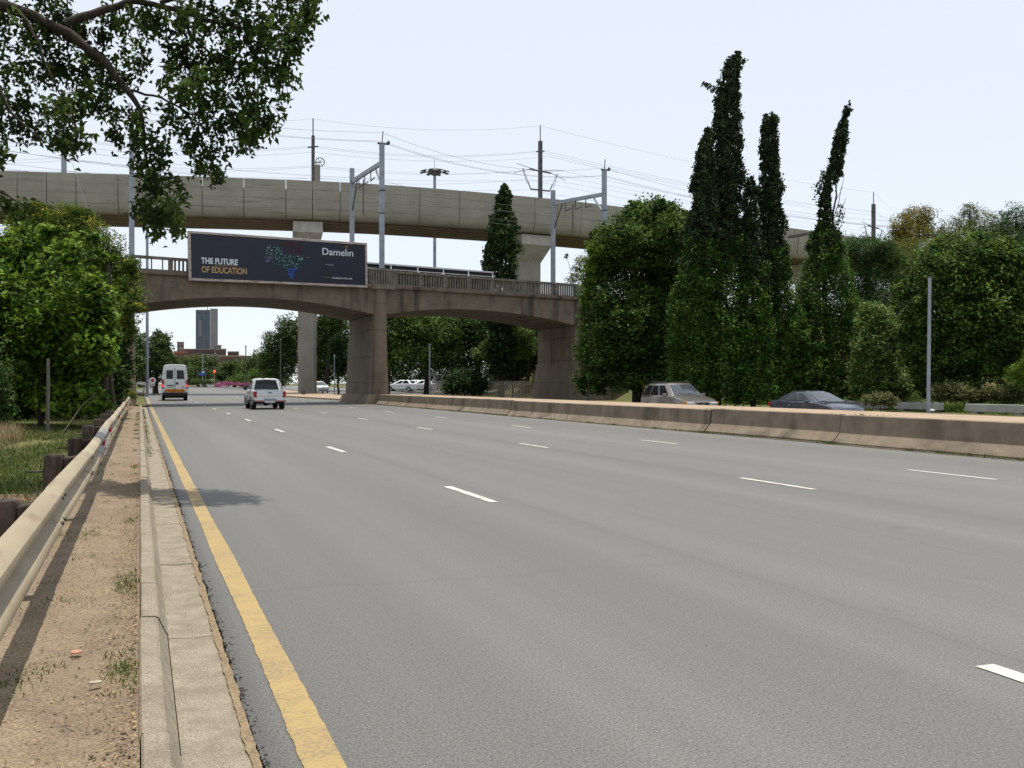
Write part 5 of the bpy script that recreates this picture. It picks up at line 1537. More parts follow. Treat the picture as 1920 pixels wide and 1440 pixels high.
# ================================================================== STREET FURNITURE AND MASTS
GALV = M('galvanised', (0.30, 0.33, 0.37), (0.22, 0.245, 0.28), scale=2, rough=0.5, metallic=0.35)
DARKS = M('dark_steel', (0.10, 0.095, 0.10), (0.06, 0.055, 0.055), scale=2, rough=0.6)
def pole(name, label, cat, u, v_top, zc, r, m=GALV, zb=None, group=None, lean=0.0):
    x, y = lay(u, zc)
    zb = gz(x, y) if zb is None else zb
    zt = CH + (CY - v_top) * zc / F
    T = Thing(name, label, cat, (x, y, zb), group=group)
    T.part('post', MB().tube([(x, y, zb - 0.2), (x + lean, y, (zb + zt) / 2), (x + 2 * lean, y, zt)], [r, r * 0.9, r * 0.8], 10), m, smooth_deg=50)
    return T, Vector((x + 2 * lean, y, zt))
T, tp = pole('lamp_post', 'slim bare grey post standing behind the brown median', 'post', 1740, 520, 27.2, 0.055, GALV, 0.0, lean=0.03)
T.part('top_plate', MB().lathe(tp, [(0.07, 0), (0.07, 0.03), (0.0, 0.035)], 10), DARKS)
T.part('base_plate', MB().box(tp.x - .2, tp.x + .1, tp.y - .15, tp.y + .15, 0.0, 0.03), GALV)
T, tp = pole('street_lamp', 'tall grey street lamp mast beside the minibus, passing behind the bridge', 'street lamp', 276, 424, 98, 0.16, GALV)
T.part('arm', MB().tube([tp, tp + Vector((0.6, 0, 0.3)), tp + Vector((1.6, 0, 0.4))], 0.06, 6), GALV)
T.part('lamp_head', MB().box(tp.x + 1.3, tp.x + 2.0, tp.y - .15, tp.y + .15, tp.z + .32, tp.z + .48), GALV, bevel=0.04)
T, tp = pole('mast_light', 'high mast light with a crown of floodlights above the viaduct', 'mast light', 815, 326, 145, 0.26, GALV)
T.part('head_ring', MB().lathe(tp, [(0.2, -.3), (0.9, 0.0), (1.0, .4), (0.7, .7), (0.05, .8)], 12), DARKS)
for i in range(8):
    a = i * math.pi / 4 + .2
    d = Vector((math.cos(a), math.sin(a), 0))
    f = T.part('floodlight', MB().bar(tp + d * 0.9 + Vector((0, 0, .3)), tp + d * 1.7 + Vector((0, 0, .25)), 0.09).bar(tp + d * 1.4 + Vector((0, 0, .45)), tp + d * 2.2 + Vector((0, 0, .2)), 0.5, 0.14), DARKS)
T.part('spike', MB().tube([tp + Vector((0, 0, .7)), tp + Vector((0, 0, 2.2))], 0.03, 5), DARKS)
for i, (u, v, zc, lab, r) in enumerate(((461, 650, 150, 'thin dark post above the pink flowers', .1), (526, 638, 128, 'dark post in front of the tall dark tree left of the viaduct pier', .1), (806, 648, 96, 'grey post beside the forked tree in the right arch', .09), (627, 668, 112, 'green lamp post between the white cars and the middle pier', .06))):
    T, tp = pole('roadside_post', lab, 'post', u, v, zc, r, GALV if i >= 2 else DARKS, group='posts beyond the bridge')
    T.part('cap', MB().lathe(tp, [(r, 0), (r * 1.6, .05), (r * .5, .2)], 8), WSTEEL if i == 3 else DARKS)

# overhead line masts on the viaduct
def rail_mast(u, v_top, zb, label, r, arms, d=4.6, m=DARKS):
    x = x_at_u(u)
    for _ in range(6):
        p = Vector(vp(x, d, 0))
        zc = ST * p.x + CT * p.y
        uu = CX + (CT * p.x - ST * p.y) / zc * F
        x += (u - uu) * zc / F
    p = Vector(vp(x, d, zb))
    zc = ST * p.x + CT * p.y
    zt = CH + (CY - v_top) * zc / F
    T = Thing('overhead_line_mast', label, 'mast', p, group='overhead line masts on the viaduct')
    T.part('post', MB().bar(p, (p.x, p.y, zt - 2.0), r * 2, r * 2), m)
    T.part('spike', MB().tube([(p.x, p.y, zt - 2.0), (p.x, p.y, zt)], 0.07, 6), m)
    sl = vp(x + 1, d, 0); dx = Vector((sl[0] - p.x, sl[1] - p.y, 0)).normalized()
    n = Vector((-dx.y, dx.x, 0))
    return T, p, dx, n, zc, zt
DECKZ = ZT - 1.0
masts = []
for u, vt, lab, r, kind in ((120, 205, 'plain blue-grey mast behind the viaduct parapet at the left', 0.27, 0), (587, 222, 'dark viaduct mast carrying a round tensioning wheel', 0.17, 1), (1013, 235, 'dark viaduct mast with crossed angular arms', 0.22, 2), (1638, 360, 'viaduct mast with spread arms at the far right above the trees', 0.24, 2)):
    T, p, dx, n, zc, zt = rail_mast(u, vt, DECKZ, lab, r, kind, m=GALV if kind == 0 else DARKS)
    masts.append((T, p, dx, n, zt))
    T.part('insulator', MB().bar(p + dx * -.6 + Vector((0, 0, zt - p.z - 3.4)), p + dx * .6 + Vector((0, 0, zt - p.z - 3.2)), 0.14), DARKS)
    if kind == 1:
        c = p + dx * 0.8 + Vector((0, 0, zt - p.z - 5.0 + 1.8 * 0))
        k = MB()
        pr = [c + dx * (0.5 * math.cos(a)) + Vector((0, 0, 0.5 * math.sin(a))) for a in [i * math.pi / 8 for i in range(17)]]
        k.tube(pr, 0.05, 6, cap=False)
        for a in (0, 1.05, 2.1): k.bar(c - dx * .5 * math.cos(a) - Vector((0, 0, .5 * math.sin(a))), c + dx * .5 * math.cos(a) + Vector((0, 0, .5 * math.sin(a))), 0.05)
        T.part('tension_wheel', k, DARKS)
        k = MB().bar(p + Vector((0, 0, zt - p.z - 5.2)), c, 0.08)
        k.bar(p + Vector((0, 0, zt - p.z - 6.9)), c + Vector((0, 0, -1.0)), 0.07)
        T.part('bracket', k, DARKS)
    if kind == 2:
        for s in (-1, 1):
            k = MB()
            h = zt - p.z - 5.8
            a0, a1 = p + Vector((0, 0, h)), p + dx * (1.6 * s) + Vector((0, 0, h + (-.1 if s > 0 else .1)))
            k.bar(a0, a1, 0.16)
            b0, b1 = p + Vector((0, 0, h - 2.4)), p + dx * (1.4 * s) + Vector((0, 0, h - 2.4))
            k.bar(b0, b1, 0.16)
            k.bar(b1, b1 + dx * (.4 * s) + Vector((0, 0, .9)), 0.1)
            k.bar(a1, a1 + dx * (2.2 * s) + Vector((0, 0, -.7)), 0.05)
            k.bar(a1 + dx * (1.0 * s), a1 + dx * (0.3 * s) + Vector((0, 0, -1.9)), 0.05)
            k.bar(b1, a1 + dx * (.9 * s), 0.05)
            k.bar(a0, a1 + dx * (1.8 * s) + Vector((0, 0, .5)), 0.05)
            T.part('cantilever_arm', k, DARKS)
x = x_at_u(597)
p = Vector(vp(x, 2.5, DECKZ))
k = MB().box(p.x - .28, p.x + .28, p.y - .28, p.y + .28, DECKZ, CH + (CY - 310) * 113.5 / F)
put('equipment_cabinet', k, VP, bevel=0.04, label='small grey concrete post next to the mast with the tensioning wheel', cat='post')

# portals over the tracks on the bridge
def portal(ua, va, za, ub, vb, zb_, vbeam_b, lab, base=LEDGE):
    """a short mast at a, a tall mast at b, and a beam between them"""
    A = at(ua, va, za); B = at(ub, vb, zb_)
    bz_ = CH + (CY - vbeam_b) * zb_ / F
    T = Thing('track_portal', lab, 'portal', ((A.x + B.x) / 2, (A.y + B.y) / 2, base), group='steel portals over the bridge tracks')
    r = 0.17
    pa = T.part('post', MB().bar((A.x, A.y, base), A, 2 * r, 2 * r), GALV)
    pb = T.part('post', MB().bar((B.x, B.y, base), B, 2 * r, 2 * r), GALV)
    a, b = Vector((A.x, A.y, bz_)), Vector((B.x, B.y, bz_))
    T.part('beam', MB().bar(a, b, 0.2, 0.32), GALV)
    T.part('brace', MB().bar(b.lerp(a, .22), (B.x, B.y, bz_ - 1.7), 0.12), WSTEEL)
    k = MB()
    for t in (.35, .55, .75):
        q = b.lerp(a, t)
        k.bar(q, q - Vector((0, 0, .9)), 0.07)
        k.bar(q - Vector((0, 0, .9)), b.lerp(a, t - .12) - Vector((0, 0, .75)), 0.06)
    k.bar(b.lerp(a, .8), (A.x, A.y, bz_ - 2.6), 0.09)
    q = b.lerp(a, .6)
    k.bar(q - Vector((0, 0, .4)), q - Vector((0, 0, 3.2)), 0.08)
    T.part('hangers', k, DARKS)
    d = Vector((1, BS, 0)).normalized()
    T.part('insulators', MB().bar(B - d * .35 + Vector((0, 0, .05)), B + d * .6 + Vector((0, 0, .1)), 0.12).lathe(B + d * .55 + Vector((0, 0, .12)), [(.12, 0), (.14, .12), (.05, .25)], 8).bar(B, B + d * .1 + Vector((0, 0, 1.0)), 0.06), DARKS, pb)
    for h in (1.2, 2.9): T.part('band', MB().box(B.x - .2, B.x + .2, B.y - .2, B.y + .2, B.z - h - 2.3, B.z - h - 2.2), DARKS, pb)
    return T, A, B, bz_
_, A1, B1, h1 = portal(660, 316, 81.5, 716, 271, 74.5, 305, 'steel catenary portal behind the right end of the billboard')
_, A2, B2, h2 = portal(1037, 357, 91, 1133, 320, 86.5, 364, 'steel catenary portal half hidden by the large dense tree')
T, tp = pole('track_mast', 'single blue-grey mast left of the billboard, its top behind leaves', 'mast', 247, 236, 69, 0.2, GALV, LEDGE)
T.part('band', MB().lathe((tp.x, tp.y, 14), [(.22, 0), (.22, .1)], 8), DARKS)
# gantry seen through the cypress gap
A, B = at(1478, 445, 118), at(1545, 433, 112)
T = Thing('track_gantry', 'thin steel gantry beam left of the bent cypress whip in front of the viaduct', 'gantry', ((A.x + B.x) / 2, (A.y + B.y) / 2, gz(A.x, A.y)))
T.part('beam', MB().bar(A, B, .18, .3), DARKS)
T.part('post', MB().bar((B.x, B.y, gz(B.x, B.y)), B + Vector((0, 0, 2)), .3), GALV)
T.part('hangers', MB().bar(A.lerp(B, .3), A.lerp(B, .25) - Vector((0, 0, 2.2)), .07).bar(A.lerp(B, .75), A.lerp(B, .75) - Vector((0, 0, 1)), .07), DARKS)

# overhead wires: sagging between supports
WIRE = M('wire', (0.10, 0.09, 0.09), scale=3, rough=0.6)
def wire(name, label, pts, sag, r, group):
    res = []
    pts = [Vector(p) for p in pts]
    for a, b in zip(pts, pts[1:]):
        for i in range(12):
            t = i / 12
            q = a.lerp(b, t); q.z -= sag * 4 * t * (1 - t)
            res.append(q)
    res.append(pts[-1])
    o = res[0]
    put(name, MB().tube([q - o for q in res], r, 5), WIRE, loc=o, label=label, cat='wire', group=group)
mx = [m[1] for m in masts]
left = Vector(vp(ctrl[0][0] + 2, 4.6, 0)); right = Vector(vp(ctrl[-1][0] - 2, 4.6, 0))
def along(zs, d=0.0, sag=0.8, lab='', r=0.02):
    pts = []
    for i, (m, z) in enumerate(zip(masts, zs)):
        pts.append((m[1].x + m[3].x * d, m[1].y + m[3].y * d, z))
    wire('overhead_wire', lab, [(left.x + masts[0][3].x * d, left.y + masts[0][3].y * d, zs[0])] + pts + [(right.x, right.y + 10, zs[-1] - .4)], sag, r * 0.62, 'wires along the viaduct')
zt = [m[4] for m in masts]
WL = 'thin overhead wire strung between the masts on the viaduct'
along([z - .05 for z in zt], 0, 0.9, 'topmost thin wire joining the very tips of the viaduct masts', 0.016)
for dd, dz, sg in ((-.6, 3.3, .9), (.6, 3.2, .9), (-3.4, 6.2, .7), (-3.4, 7.6, .15), (3.4, 6.2, .7), (3.4, 7.6, .15), (-2.2, 4.4, .8), (2.0, 5.2, .8)):
    along([z - dz for z in zt], dd, sg, WL, 0.018)
d = Vector((1, BS, 0)).normalized()
def bridge_wire(P, z, d_off, sag, lab, r=0.014):
    pts = []
    for t in (-62, -17, P.x * 0 + B1.x, B2.x, B2.x + 46):
        pts.append((t, P.y + (t - P.x) * BS + d_off, z + (0.0 if t < 60 else -.3)))
    wire('overhead_wire', lab, pts, sag, r * 0.75, 'wires along the bridge tracks')
BLb = 'thin overhead wire running along the bridge tracks through the portals'
for z, do, sg in ((B1.z + .9, 0, 1.2), (B1.z + .25, .3, 1.0), (B1.z + .2, -.2, 1.0), (h1 - .8, 2.0, .8), (h1 - 2.0, 2.0, .1), (h1 - .8, 5.0, .8), (h1 - 2.2, 5.0, .1), (h1 - 3.2, 0.6, .3)):
    bridge_wire(B1, z, do, sg, BLb)
a = at(128, 284, 69); b = at(165, 395, 50)
wire('stay_wire', 'slanting stay wire crossing the left part of the viaduct face', [a, b], 0.0, 0.012, None)

# far guard rail, stop sign, signs and lights at the junction
k = MB()
A, B = at(250, 717, 104), at(290, 721, 106)
FR = Thing('far_guard_rail', 'short pale guard rail left of the stop sign beyond the bridge', 'guard rail', A)
k.bar(A + Vector((-6, 0, .1)), A, .06, .32).bar(A, B, .06, .32)
FR.part('rail_beam', k, WSTEEL)
for t in (0, .5, .95):
    q = A.lerp(B, t); FR.part('post', MB().bar((q.x, q.y + .1, gz(q.x, q.y)), (q.x, q.y + .1, q.z), .12), WOOD)
T, tp = pole('stop_sign', 'small round red and white road sign left of the minibus', 'sign', 286, 708, 104, .035, GALV)
c = tp - Vector((0, .08, .3))
def disc(c, r, n=20, th=.02, y=0): 
    return MB().add([(c.x + r * math.cos(i * 6.2832 / n), c.y + y, c.z + r * math.sin(i * 6.2832 / n)) for i in range(n)] + [(c.x + r * math.cos(i * 6.2832 / n), c.y + y + th, c.z + r * math.sin(i * 6.2832 / n)) for i in range(n)],
                    [tuple(range(n)), tuple(range(2 * n - 1, n - 1, -1))] + [(i, n + i, n + (i + 1) % n, (i + 1) % n) for i in range(n)])
RED = M('sign_red', (0.5, 0.03, 0.03), scale=3, rough=.4)
SW = M('sign_white', (0.7, 0.7, 0.7), scale=3, rough=.4)
T.part('plate', disc(c, .34), SW)
T.part('red_centre', disc(c, .17, y=-.02), RED)
T, tp = pole('direction_sign', 'small blue sign on a grey pole at the junction', 'sign', 380, 662, 186, .1, GALV)
q = at(379, 701, 185.5)
T.part('blue_panel', MB().box(q.x - .55, q.x + .55, q.y, q.y + .05, q.z - .3, q.z + .3), M('sign_blue', (0.04, 0.12, 0.42), scale=3, rough=.4))
GLOWR = M('red_signal_lamp', (0.5, 0.03, 0.02), scale=3, emit=((1, 0.06, 0.02), 3.0))
for u, v, zc, lab in ((385.5, 699, 180, 'traffic light with a pale backing board beside the blue sign'), (402, 698, 172, 'traffic light showing red, left of the pink flowers'), (371, 702, 186, 'plain thin traffic light post left of the blue sign')):
    T, tp = pole('traffic_light', lab, 'traffic light', u, v, zc, .08, M('signal_post', (.35, .28, .12), scale=3), group='traffic lights at the junction')
    T.part('signal_head', MB().box(tp.x - .22, tp.x + .22, tp.y - .15, tp.y + .15, tp.z - .3, tp.z + .75), DARKS, bevel=.03)
    if u == 402: T.part('red_lamp', disc(Vector((tp.x, tp.y - .17, tp.z + .15)), .2), GLOWR)
    if u == 385.5: T.part('backing_board', MB().box(tp.x - .65, tp.x - .23, tp.y - .1, tp.y - .06, tp.z - .05, tp.z + .3), SW)
# bollard against the viaduct pier
q = at(569, 738, 106)
k = MB().lathe(q - Vector((0, 0, .1)), [(.2, 0), (.17, .45), (.1, .5), (.13, .58), (.1, .7), (0.01, .72)], 12)
put('bollard', k, DARKS, smooth_deg=40, label='small dark round-topped bollard at the foot of the viaduct pier', cat='bollard')

# low concrete blocks across the road
BLK = M('block_concrete', (0.33, 0.33, 0.31), (0.25, 0.245, 0.225), scale=1.5, rough=.9, stain=(.17, .12, .09), stain_scale=(1.2, .6, .6), stain_lo=.6)
GBk = 'low concrete blocks along the far verge'
for i, (u0, u1, lab) in enumerate(((1560, 1659, 'low grey concrete block just behind the dark sedan'), (1681, 1763, 'low grey concrete block behind the slim bare post'), (1814, 1932, 'low stained concrete block at the right edge of the verge'))):
    Xb = 36.6
    ya = (Xb / ((u1 - 262) * 5.019e-4) - ST * Xb) / CT
    yb = (Xb / ((u0 - 262) * 5.019e-4) - ST * Xb) / CT
    g = max(gz(Xb, ya), gz(Xb, yb))
    T = Thing('concrete_block', lab, 'concrete block', (Xb, (ya + yb) / 2, g), group=GBk)
    k = MB()
    k.loft([[(Xb - .22, y, g + .1), (Xb - .17, y, g + .46), (Xb + .17, y, g + .46), (Xb + .22, y, g + .1)] for y in (ya, yb)])
    b = T.part('block', k, BLK, bevel=0.02)
    for y in (ya + .5, yb - .5): T.part('foot', MB().box(Xb - .18, Xb + .18, y - .22, y + .22, g - .1, g + .098), BLK)
for u, v, z, lab in ((1746, 756, 48.5, 'small white scrap of litter on the verge by the slim bare post'), (1843, 751, 47.5, 'crumpled white bag on the verge right of the dark trunk')):
    q = at(u, v, z); q.z = gz(q.x, q.y)
    k = MB(); 
    for i in range(5): pebble(k, rnd.uniform(-.12, .12), rnd.uniform(-.1, .1), .12, .15)
    put('litter_bag', k, SW, loc=q, label=lab, cat='litter')

# pale fence and parked cars under the right arch
T = Thing('palisade_fence', 'pale palisade fence under the right arch of the bridge', 'fence', at(860, 740, 100))
q0, q1 = at(810, 740, 100), at(1000, 740, 92)
k = MB()
n = 60
for i in range(n):
    q = q0.lerp(q1, i / n); g = gz(q.x, q.y)
    k.box(q.x - .05, q.x + .05, q.y - .015, q.y + .015, g, g + 1.75)
T.part('pales', k, M('pale_fence', (.42, .38, .32), (.3, .27, .22), scale=4))
k = MB()
for h in (.4, 1.4): k.bar(Vector((q0.x, q0.y + .05, gz(q0.x, q0.y) + h)), Vector((q1.x, q1.y + .05, gz(q1.x, q1.y) + h)), .05)
T.part('rails', k, M('pale_fence', (.42, .38, .32)))

# ================================================================== BUILDINGS FAR AWAY
def wallm(name, c, c2=None): return M(name, c, c2, scale=.05, rough=.85)
GLASSB = M('tower_glass', (0.085, 0.115, 0.16), (0.065, 0.09, 0.13), scale=.05, rough=.3, spec=.5)
TZ = 900.0
def bld(name, label, u0, u1, vt, zc, m, depth=14, group=None, vb=735):
    A, B = at(u0, vt, zc), at(u1, vt, zc)
    base = -1.0
    RX, RY = Vector((A.x, A.y)).normalized()
    T = Thing(name, label, 'building', ((A.x + B.x) / 2, (A.y + B.y) / 2, base), group=group)
    def P(t, d, z):
        q = A.lerp(B, t)
        return (q.x + RX * d, q.y + RY * d, z)
    def block(t0, t1, d0, d1, z0, z1):
        return MB().hexa([P(t0, d0, z0), P(t1, d0, z0), P(t1, d1, z0), P(t0, d1, z0)], [P(t0, d0, z1), P(t1, d0, z1), P(t1, d1, z1), P(t0, d1, z1)])
    T.part('wall', block(0, 1, 0, depth, base, A.z), m)
    return T, block, A.z
T, blk, zt_ = bld('office_tower', 'tall blue-grey glass office tower seen under the left arch', 367, 394, 581, TZ, M('tower_steel', (.10, .115, .15), scale=.05, rough=.5), 22)
n = 17
for i in range(n):
    z = 28 + (zt_ - 32) * i / n
    T.part('window', blk(.04, .52, -.3, -.05, z, z + (zt_ - 32) / n * .86), GLASSB)
    T.part('window', blk(.62, .96, -.3, -.05, z, z + (zt_ - 32) / n * .86), GLASSB)
T.part('pilaster', blk(.54, .6, -.8, -.05, 20, zt_), M('tower_stone', (.24, .23, .235), scale=.05))
T.part('sign_panel', blk(.2, .42, -.9, -.35, zt_ - 24, zt_ - 9), M('tower_panel', (.21, .21, .235), scale=.05))
A, B = at(389, 579, TZ + 3), at(408.5, 579, TZ + 3)
RXY = Vector((B.x, B.y)).normalized()
k = MB()
def P2(t, d, z):
    q = A.lerp(B, t); return (q.x + RXY.x * d, q.y + RXY.y * d, z)
k.hexa([P2(.27, -3, 0), P2(1, 0, 0), P2(1, 22, 0), P2(.27, 22, 0)], [P2(.27, -3, A.z), P2(1, 0, A.z), P2(1, 22, A.z), P2(.27, 22, A.z)])
T.part('side_wing', k, M('tower_wing', (.255, .24, .25), (.22, .205, .22), scale=.1))
T.part('roof_mast', MB().bar(P2(0, 5, A.z - 2), P2(0, 5, A.z + 3), .5), DARKS)
BRICK = wallm('red_brown_brick', (.20, .10, .085), (.15, .08, .07))
REDR = wallm('red_roof', (.33, .12, .10), (.27, .10, .085))
TANW = wallm('tan_wall', (.33, .27, .22), (.27, .22, .18))
GRYW = wallm('grey_wall', (.28, .27, .27), (.22, .21, .21))
WIN = M('far_window', (.05, .05, .06), scale=.1, rough=.3)
GA = 'apartment blocks below the tower'
def flats(label, u0, u1, vt, zc, m, rows, cols, roofm, rt=.8, v0=None):
    T, blk, z = bld('apartment_block', label, u0, u1, vt, zc, m, 14, GA)
    T.part('roof', blk(-.02, 1.02, -.6, 14.5, z + .05, z + rt), roofm)
    for r in range(rows):
        for c in range(cols):
            zz = z - 3.1 * (r + 1) + .4
            T.part('window', blk((c + .2) / cols, (c + .75) / cols, -.12, -.02, zz, zz + 1.5), WIN)
    return T, blk, z
flats('red-roofed brown apartment block at the left below the tower', 326, 352, 663, 640, BRICK, 3, 6, REDR, 1.6)
flats('narrow tan stair tower rising over the red-roofed block', 332, 345, 643, 660, TANW, 2, 2, GRYW)
flats('long brown apartment block right under the tower', 345, 402, 656, 700, BRICK, 3, 10, GRYW)
flats('grey plant room block at the right foot of the tower', 402, 415, 649, 690, GRYW, 1, 3, TANW)
flats('brown apartment block right of the tower foot', 404, 424, 656, 640, BRICK, 3, 5, TANW)
flats('tan apartment block in front of the long brown one', 388, 408, 667, 560, TANW, 3, 4, GRYW)
flats('stepped brown block with a small hut on its roof', 427, 448, 661, 660, BRICK, 2, 6, GRYW)
flats('low brown block stretching towards the thin post', 408, 458, 669, 560, BRICK, 2, 12, TANW)
flats('pale distant block at the right end of the row', 455, 471, 669, 760, GRYW, 1, 4, GRYW)
flats('pink red balconied block in front at the far left', 328, 374, 670, 560, REDR, 2, 9, BRICK)

# ================================================================== VEHICLES
RUB = M('tyre_rubber', (.022, .022, .023), (.015, .015, .015), scale=8, rough=.9)
RIM = M('wheel_rim', (.45, .45, .46), scale=4, rough=.35, metallic=.8)
GLS = M('car_glass', (.012, .014, .017), (.009, .011, .013), scale=2, rough=.12, spec=.35)
GLSL = M('windscreen_glass', (.05, .06, .07), (.04, .05, .058), scale=2, rough=.05, spec=.8)
PLAST = M('black_plastic', (.02, .02, .021), scale=4, rough=.6)
CHRM = M('chrome', (.6, .6, .6), scale=3, rough=.15, metallic=.95)
TAIL = M('tail_lamp_red', (.32, .012, .015), scale=3, rough=.2)
TAILG = M('tail_lamp_lit', (.5, .02, .02), scale=3, rough=.2, emit=((1, .05, .04), 1.6))
LAMP = M('headlamp_glass', (.55, .57, .6), scale=3, rough=.08, spec=.8)
AMBER = M('indicator_amber', (.6, .2, .02), scale=3, rough=.2)
PLATE = M('number_plate', (.55, .55, .5), scale=6, rough=.5)
VWHT = M('white_paint', (.72, .74, .77), (.68, .70, .73), scale=2, rough=.25, coat=.6)
VSIL = M('silver_white_paint', (.62, .64, .65), (.58, .6, .61), scale=2, rough=.28, coat=.6, metallic=.15)
VGRY = M('grey_cladding', (.20, .20, .20), scale=2, rough=.4)
VBRZ = M('bronze_paint', (.215, .195, .175), (.2, .182, .164), scale=2, rough=.28, metallic=.55, coat=.7)
VBLU = M('blue_grey_paint', (.075, .082, .105), (.07, .076, .098), scale=2, rough=.25, metallic=.5, coat=.8)

def wheel(T, x, y, r, w, rim_m=RIM):
    s = 1 if x > 0 else -1
    k = MB().lathe((x, y, r), [(r * .62, -w / 2), (r * .9, -w / 2), (r, -w * .35), (r, w * .35), (r * .9, w / 2), (r * .62, w / 2)], 28, 'x')
    t = T.part('wheel', k, RUB, smooth_deg=40)
    k = MB()
    xo = x + s * w * .42
    k.lathe((xo, y, r), [(r * .64, -.02), (r * .64, .02), (r * .56, .025), (r * .5, 0.0 if s > 0 else 0.0)], 24, 'x')
    for i in range(5):
        a = i * 2 * math.pi / 5
        k.bar((xo + s * .012, y, r), (xo + s * .012, y + r * .6 * math.cos(a), r + r * .6 * math.sin(a)), .07, .03, up=(1, 0, 0))
    k.lathe((xo, y, r), [(r * .14, -.02), (r * .14, .03 * s + .01)], 12, 'x')
    T.part('rim', k, rim_m, t, smooth_deg=40)

def shell_body(T, name, outline, W_, m, crown=0.03, plan=None, bevel=.05, arch=(), rr=.36, zb=.28, parent=None):
    """outline: (y, z) of the upper edge from rear to front; arches cut from below; extruded across with a rounded shoulder"""
    low = []
    y0, y1 = outline[0][0], outline[-1][0]
    low.append((y0, zb))
    for yc in sorted(arch):
        for i in range(11):
            a = math.pi - math.pi * i / 10
            low.append((yc + (rr + .05) * math.cos(a), max(zb, rr * .9 + (rr + .05) * math.sin(a))))
    low.append((y1, zb))
    poly = low + list(reversed(outline))
    k = MB()
    xs_ = [-1, -.94, -.6, 0, .6, .94, 1]
    cy_ = (y0 + y1) / 2; hl = (y1 - y0) / 2
    nl = len(low)
    rings = []
    for s in xs_:
        ring = []
        for i, (y, z) in enumerate(poly):
            t = (y - cy_) / hl
            w = W_ / 2 * (plan(t) if plan else 1 - .10 * max(0, abs(t) - .55) ** 2 / .2)
            zz = z
            if i >= nl:
                zz = z + crown * (1 - s * s) - (.05 if abs(s) == 1 else 0.012 * (abs(s) > .9))
            yy = y * (1 - .012 * (abs(s) == 1)) - (.05 * t * s * s if abs(t) > .9 else 0)
            ring.append((s * w, yy, zz))
        rings.append(ring)
    k.loft(rings)
    return T.part(name, k, m, parent, smooth_deg=32)

def cabin(T, m, yb0, yb1, yr0, yr1, zb0, zb1, zr, wb, wr, glass, side_split=(.0, .38, .72, 1), gm=GLS, ws=GLSL, pillar=.05):
    """greenhouse: a tapered box with glazing panels standing a little proud; returns its parts"""
    k = MB()
    def ring(f):
        """f=0 belt, 1 roof"""
        y0 = yb0 + (yr0 - yb0) * f; y1 = yb1 + (yr1 - yb1) * f
        w = wb + (wr - wb) * f
        z0 = zb0 + (zr - zb0) * f; z1 = zb1 + (zr - zb1) * f
        e = .12
        return [(-w, y0 + e, z0), (-w + .1, y0, z0), (0, y0 - .03, z0), (w - .1, y0, z0), (w, y0 + e, z0), (w, y1 - e * 1.5, z1), (w - .14, y1, z1), (0, y1 + .07, z1), (-w + .14, y1, z1), (-w, y1 - e * 1.5, z1)]
    r0, r1, r2 = ring(0), ring(.55), ring(.97)
    # barrel the sides a little
    r1 = [(x * 1.02, y, z) for x, y, z in r1]
    ym = (yr0 + yr1) / 2
    caps = [[(x * a, ym + (y - ym) * b, zr + c) for x, y, z in r2] for a, b, c in ((.95, .95, .008), (.82, .84, .034), (.5, .5, .055))]
    k.loft([r0, r1, r2] + caps)
    body = T.part('cabin', k, m, smooth_deg=62)
    def S(sx, f, t):
        y0 = yb0 + (yr0 - yb0) * f + .12; y1 = yb1 + (yr1 - yb1) * f - .18
        w = (wb + (wr - wb) * f) * (1 + .02 * math.sin(math.pi * min(1, f / .97)) ) + .006
        z0 = zb0 + (zr - zb0) * f; z1 = zb1 + (zr - zb1) * f
        return (sx * w, y0 + (y1 - y0) * t, z0 + (z1 - z0) * t)
    for sx in (-1, 1):
        for a, b in zip(side_split, side_split[1:]):
            g = pillar / 2
            q = [S(sx, .1, a + g), S(sx, .1, b - g), S(sx, .86, b - g), S(sx, .86, a + g)]
            mid = [S(sx, .5, a + g), S(sx, .5, b - g)]
            k = MB().add([q[0], q[1], mid[1], mid[0], q[2], q[3]], [(0, 1, 2, 3), (3, 2, 4, 5)])
            T.part('side_window', k, gm)
    def E(front, f, t):
        y = (yb1 + (yr1 - yb1) * f) if front else (yb0 + (yr0 - yb0) * f)
        w = wb + (wr - wb) * f - .105
        z = (zb1 if front else zb0) + (zr - (zb1 if front else zb0)) * f
        bow = (.07 if front else -.03) * (1 - t * t)
        return (w * t, y + bow + (.012 if front else -.012), z)
    for front, nm in ((True, 'windscreen'), (False, 'rear_window')):
        k = MB()
        ts = [-1, -.5, 0, .5, 1]; fs = [.08, .5, .93]
        for f in fs: k.v += [E(front, f, t) for t in ts]
        for j in range(2):
            for i in range(4): k.f.append((j * 5 + i, j * 5 + i + 1, (j + 1) * 5 + i + 1, (j + 1) * 5 + i))
        T.part(nm, k, ws if front else gm, smooth_deg=60)
    return body

def bx(x0, x1, y0, y1, z0, z1): return MB().box(x0, x1, y0, y1, z0, z1)

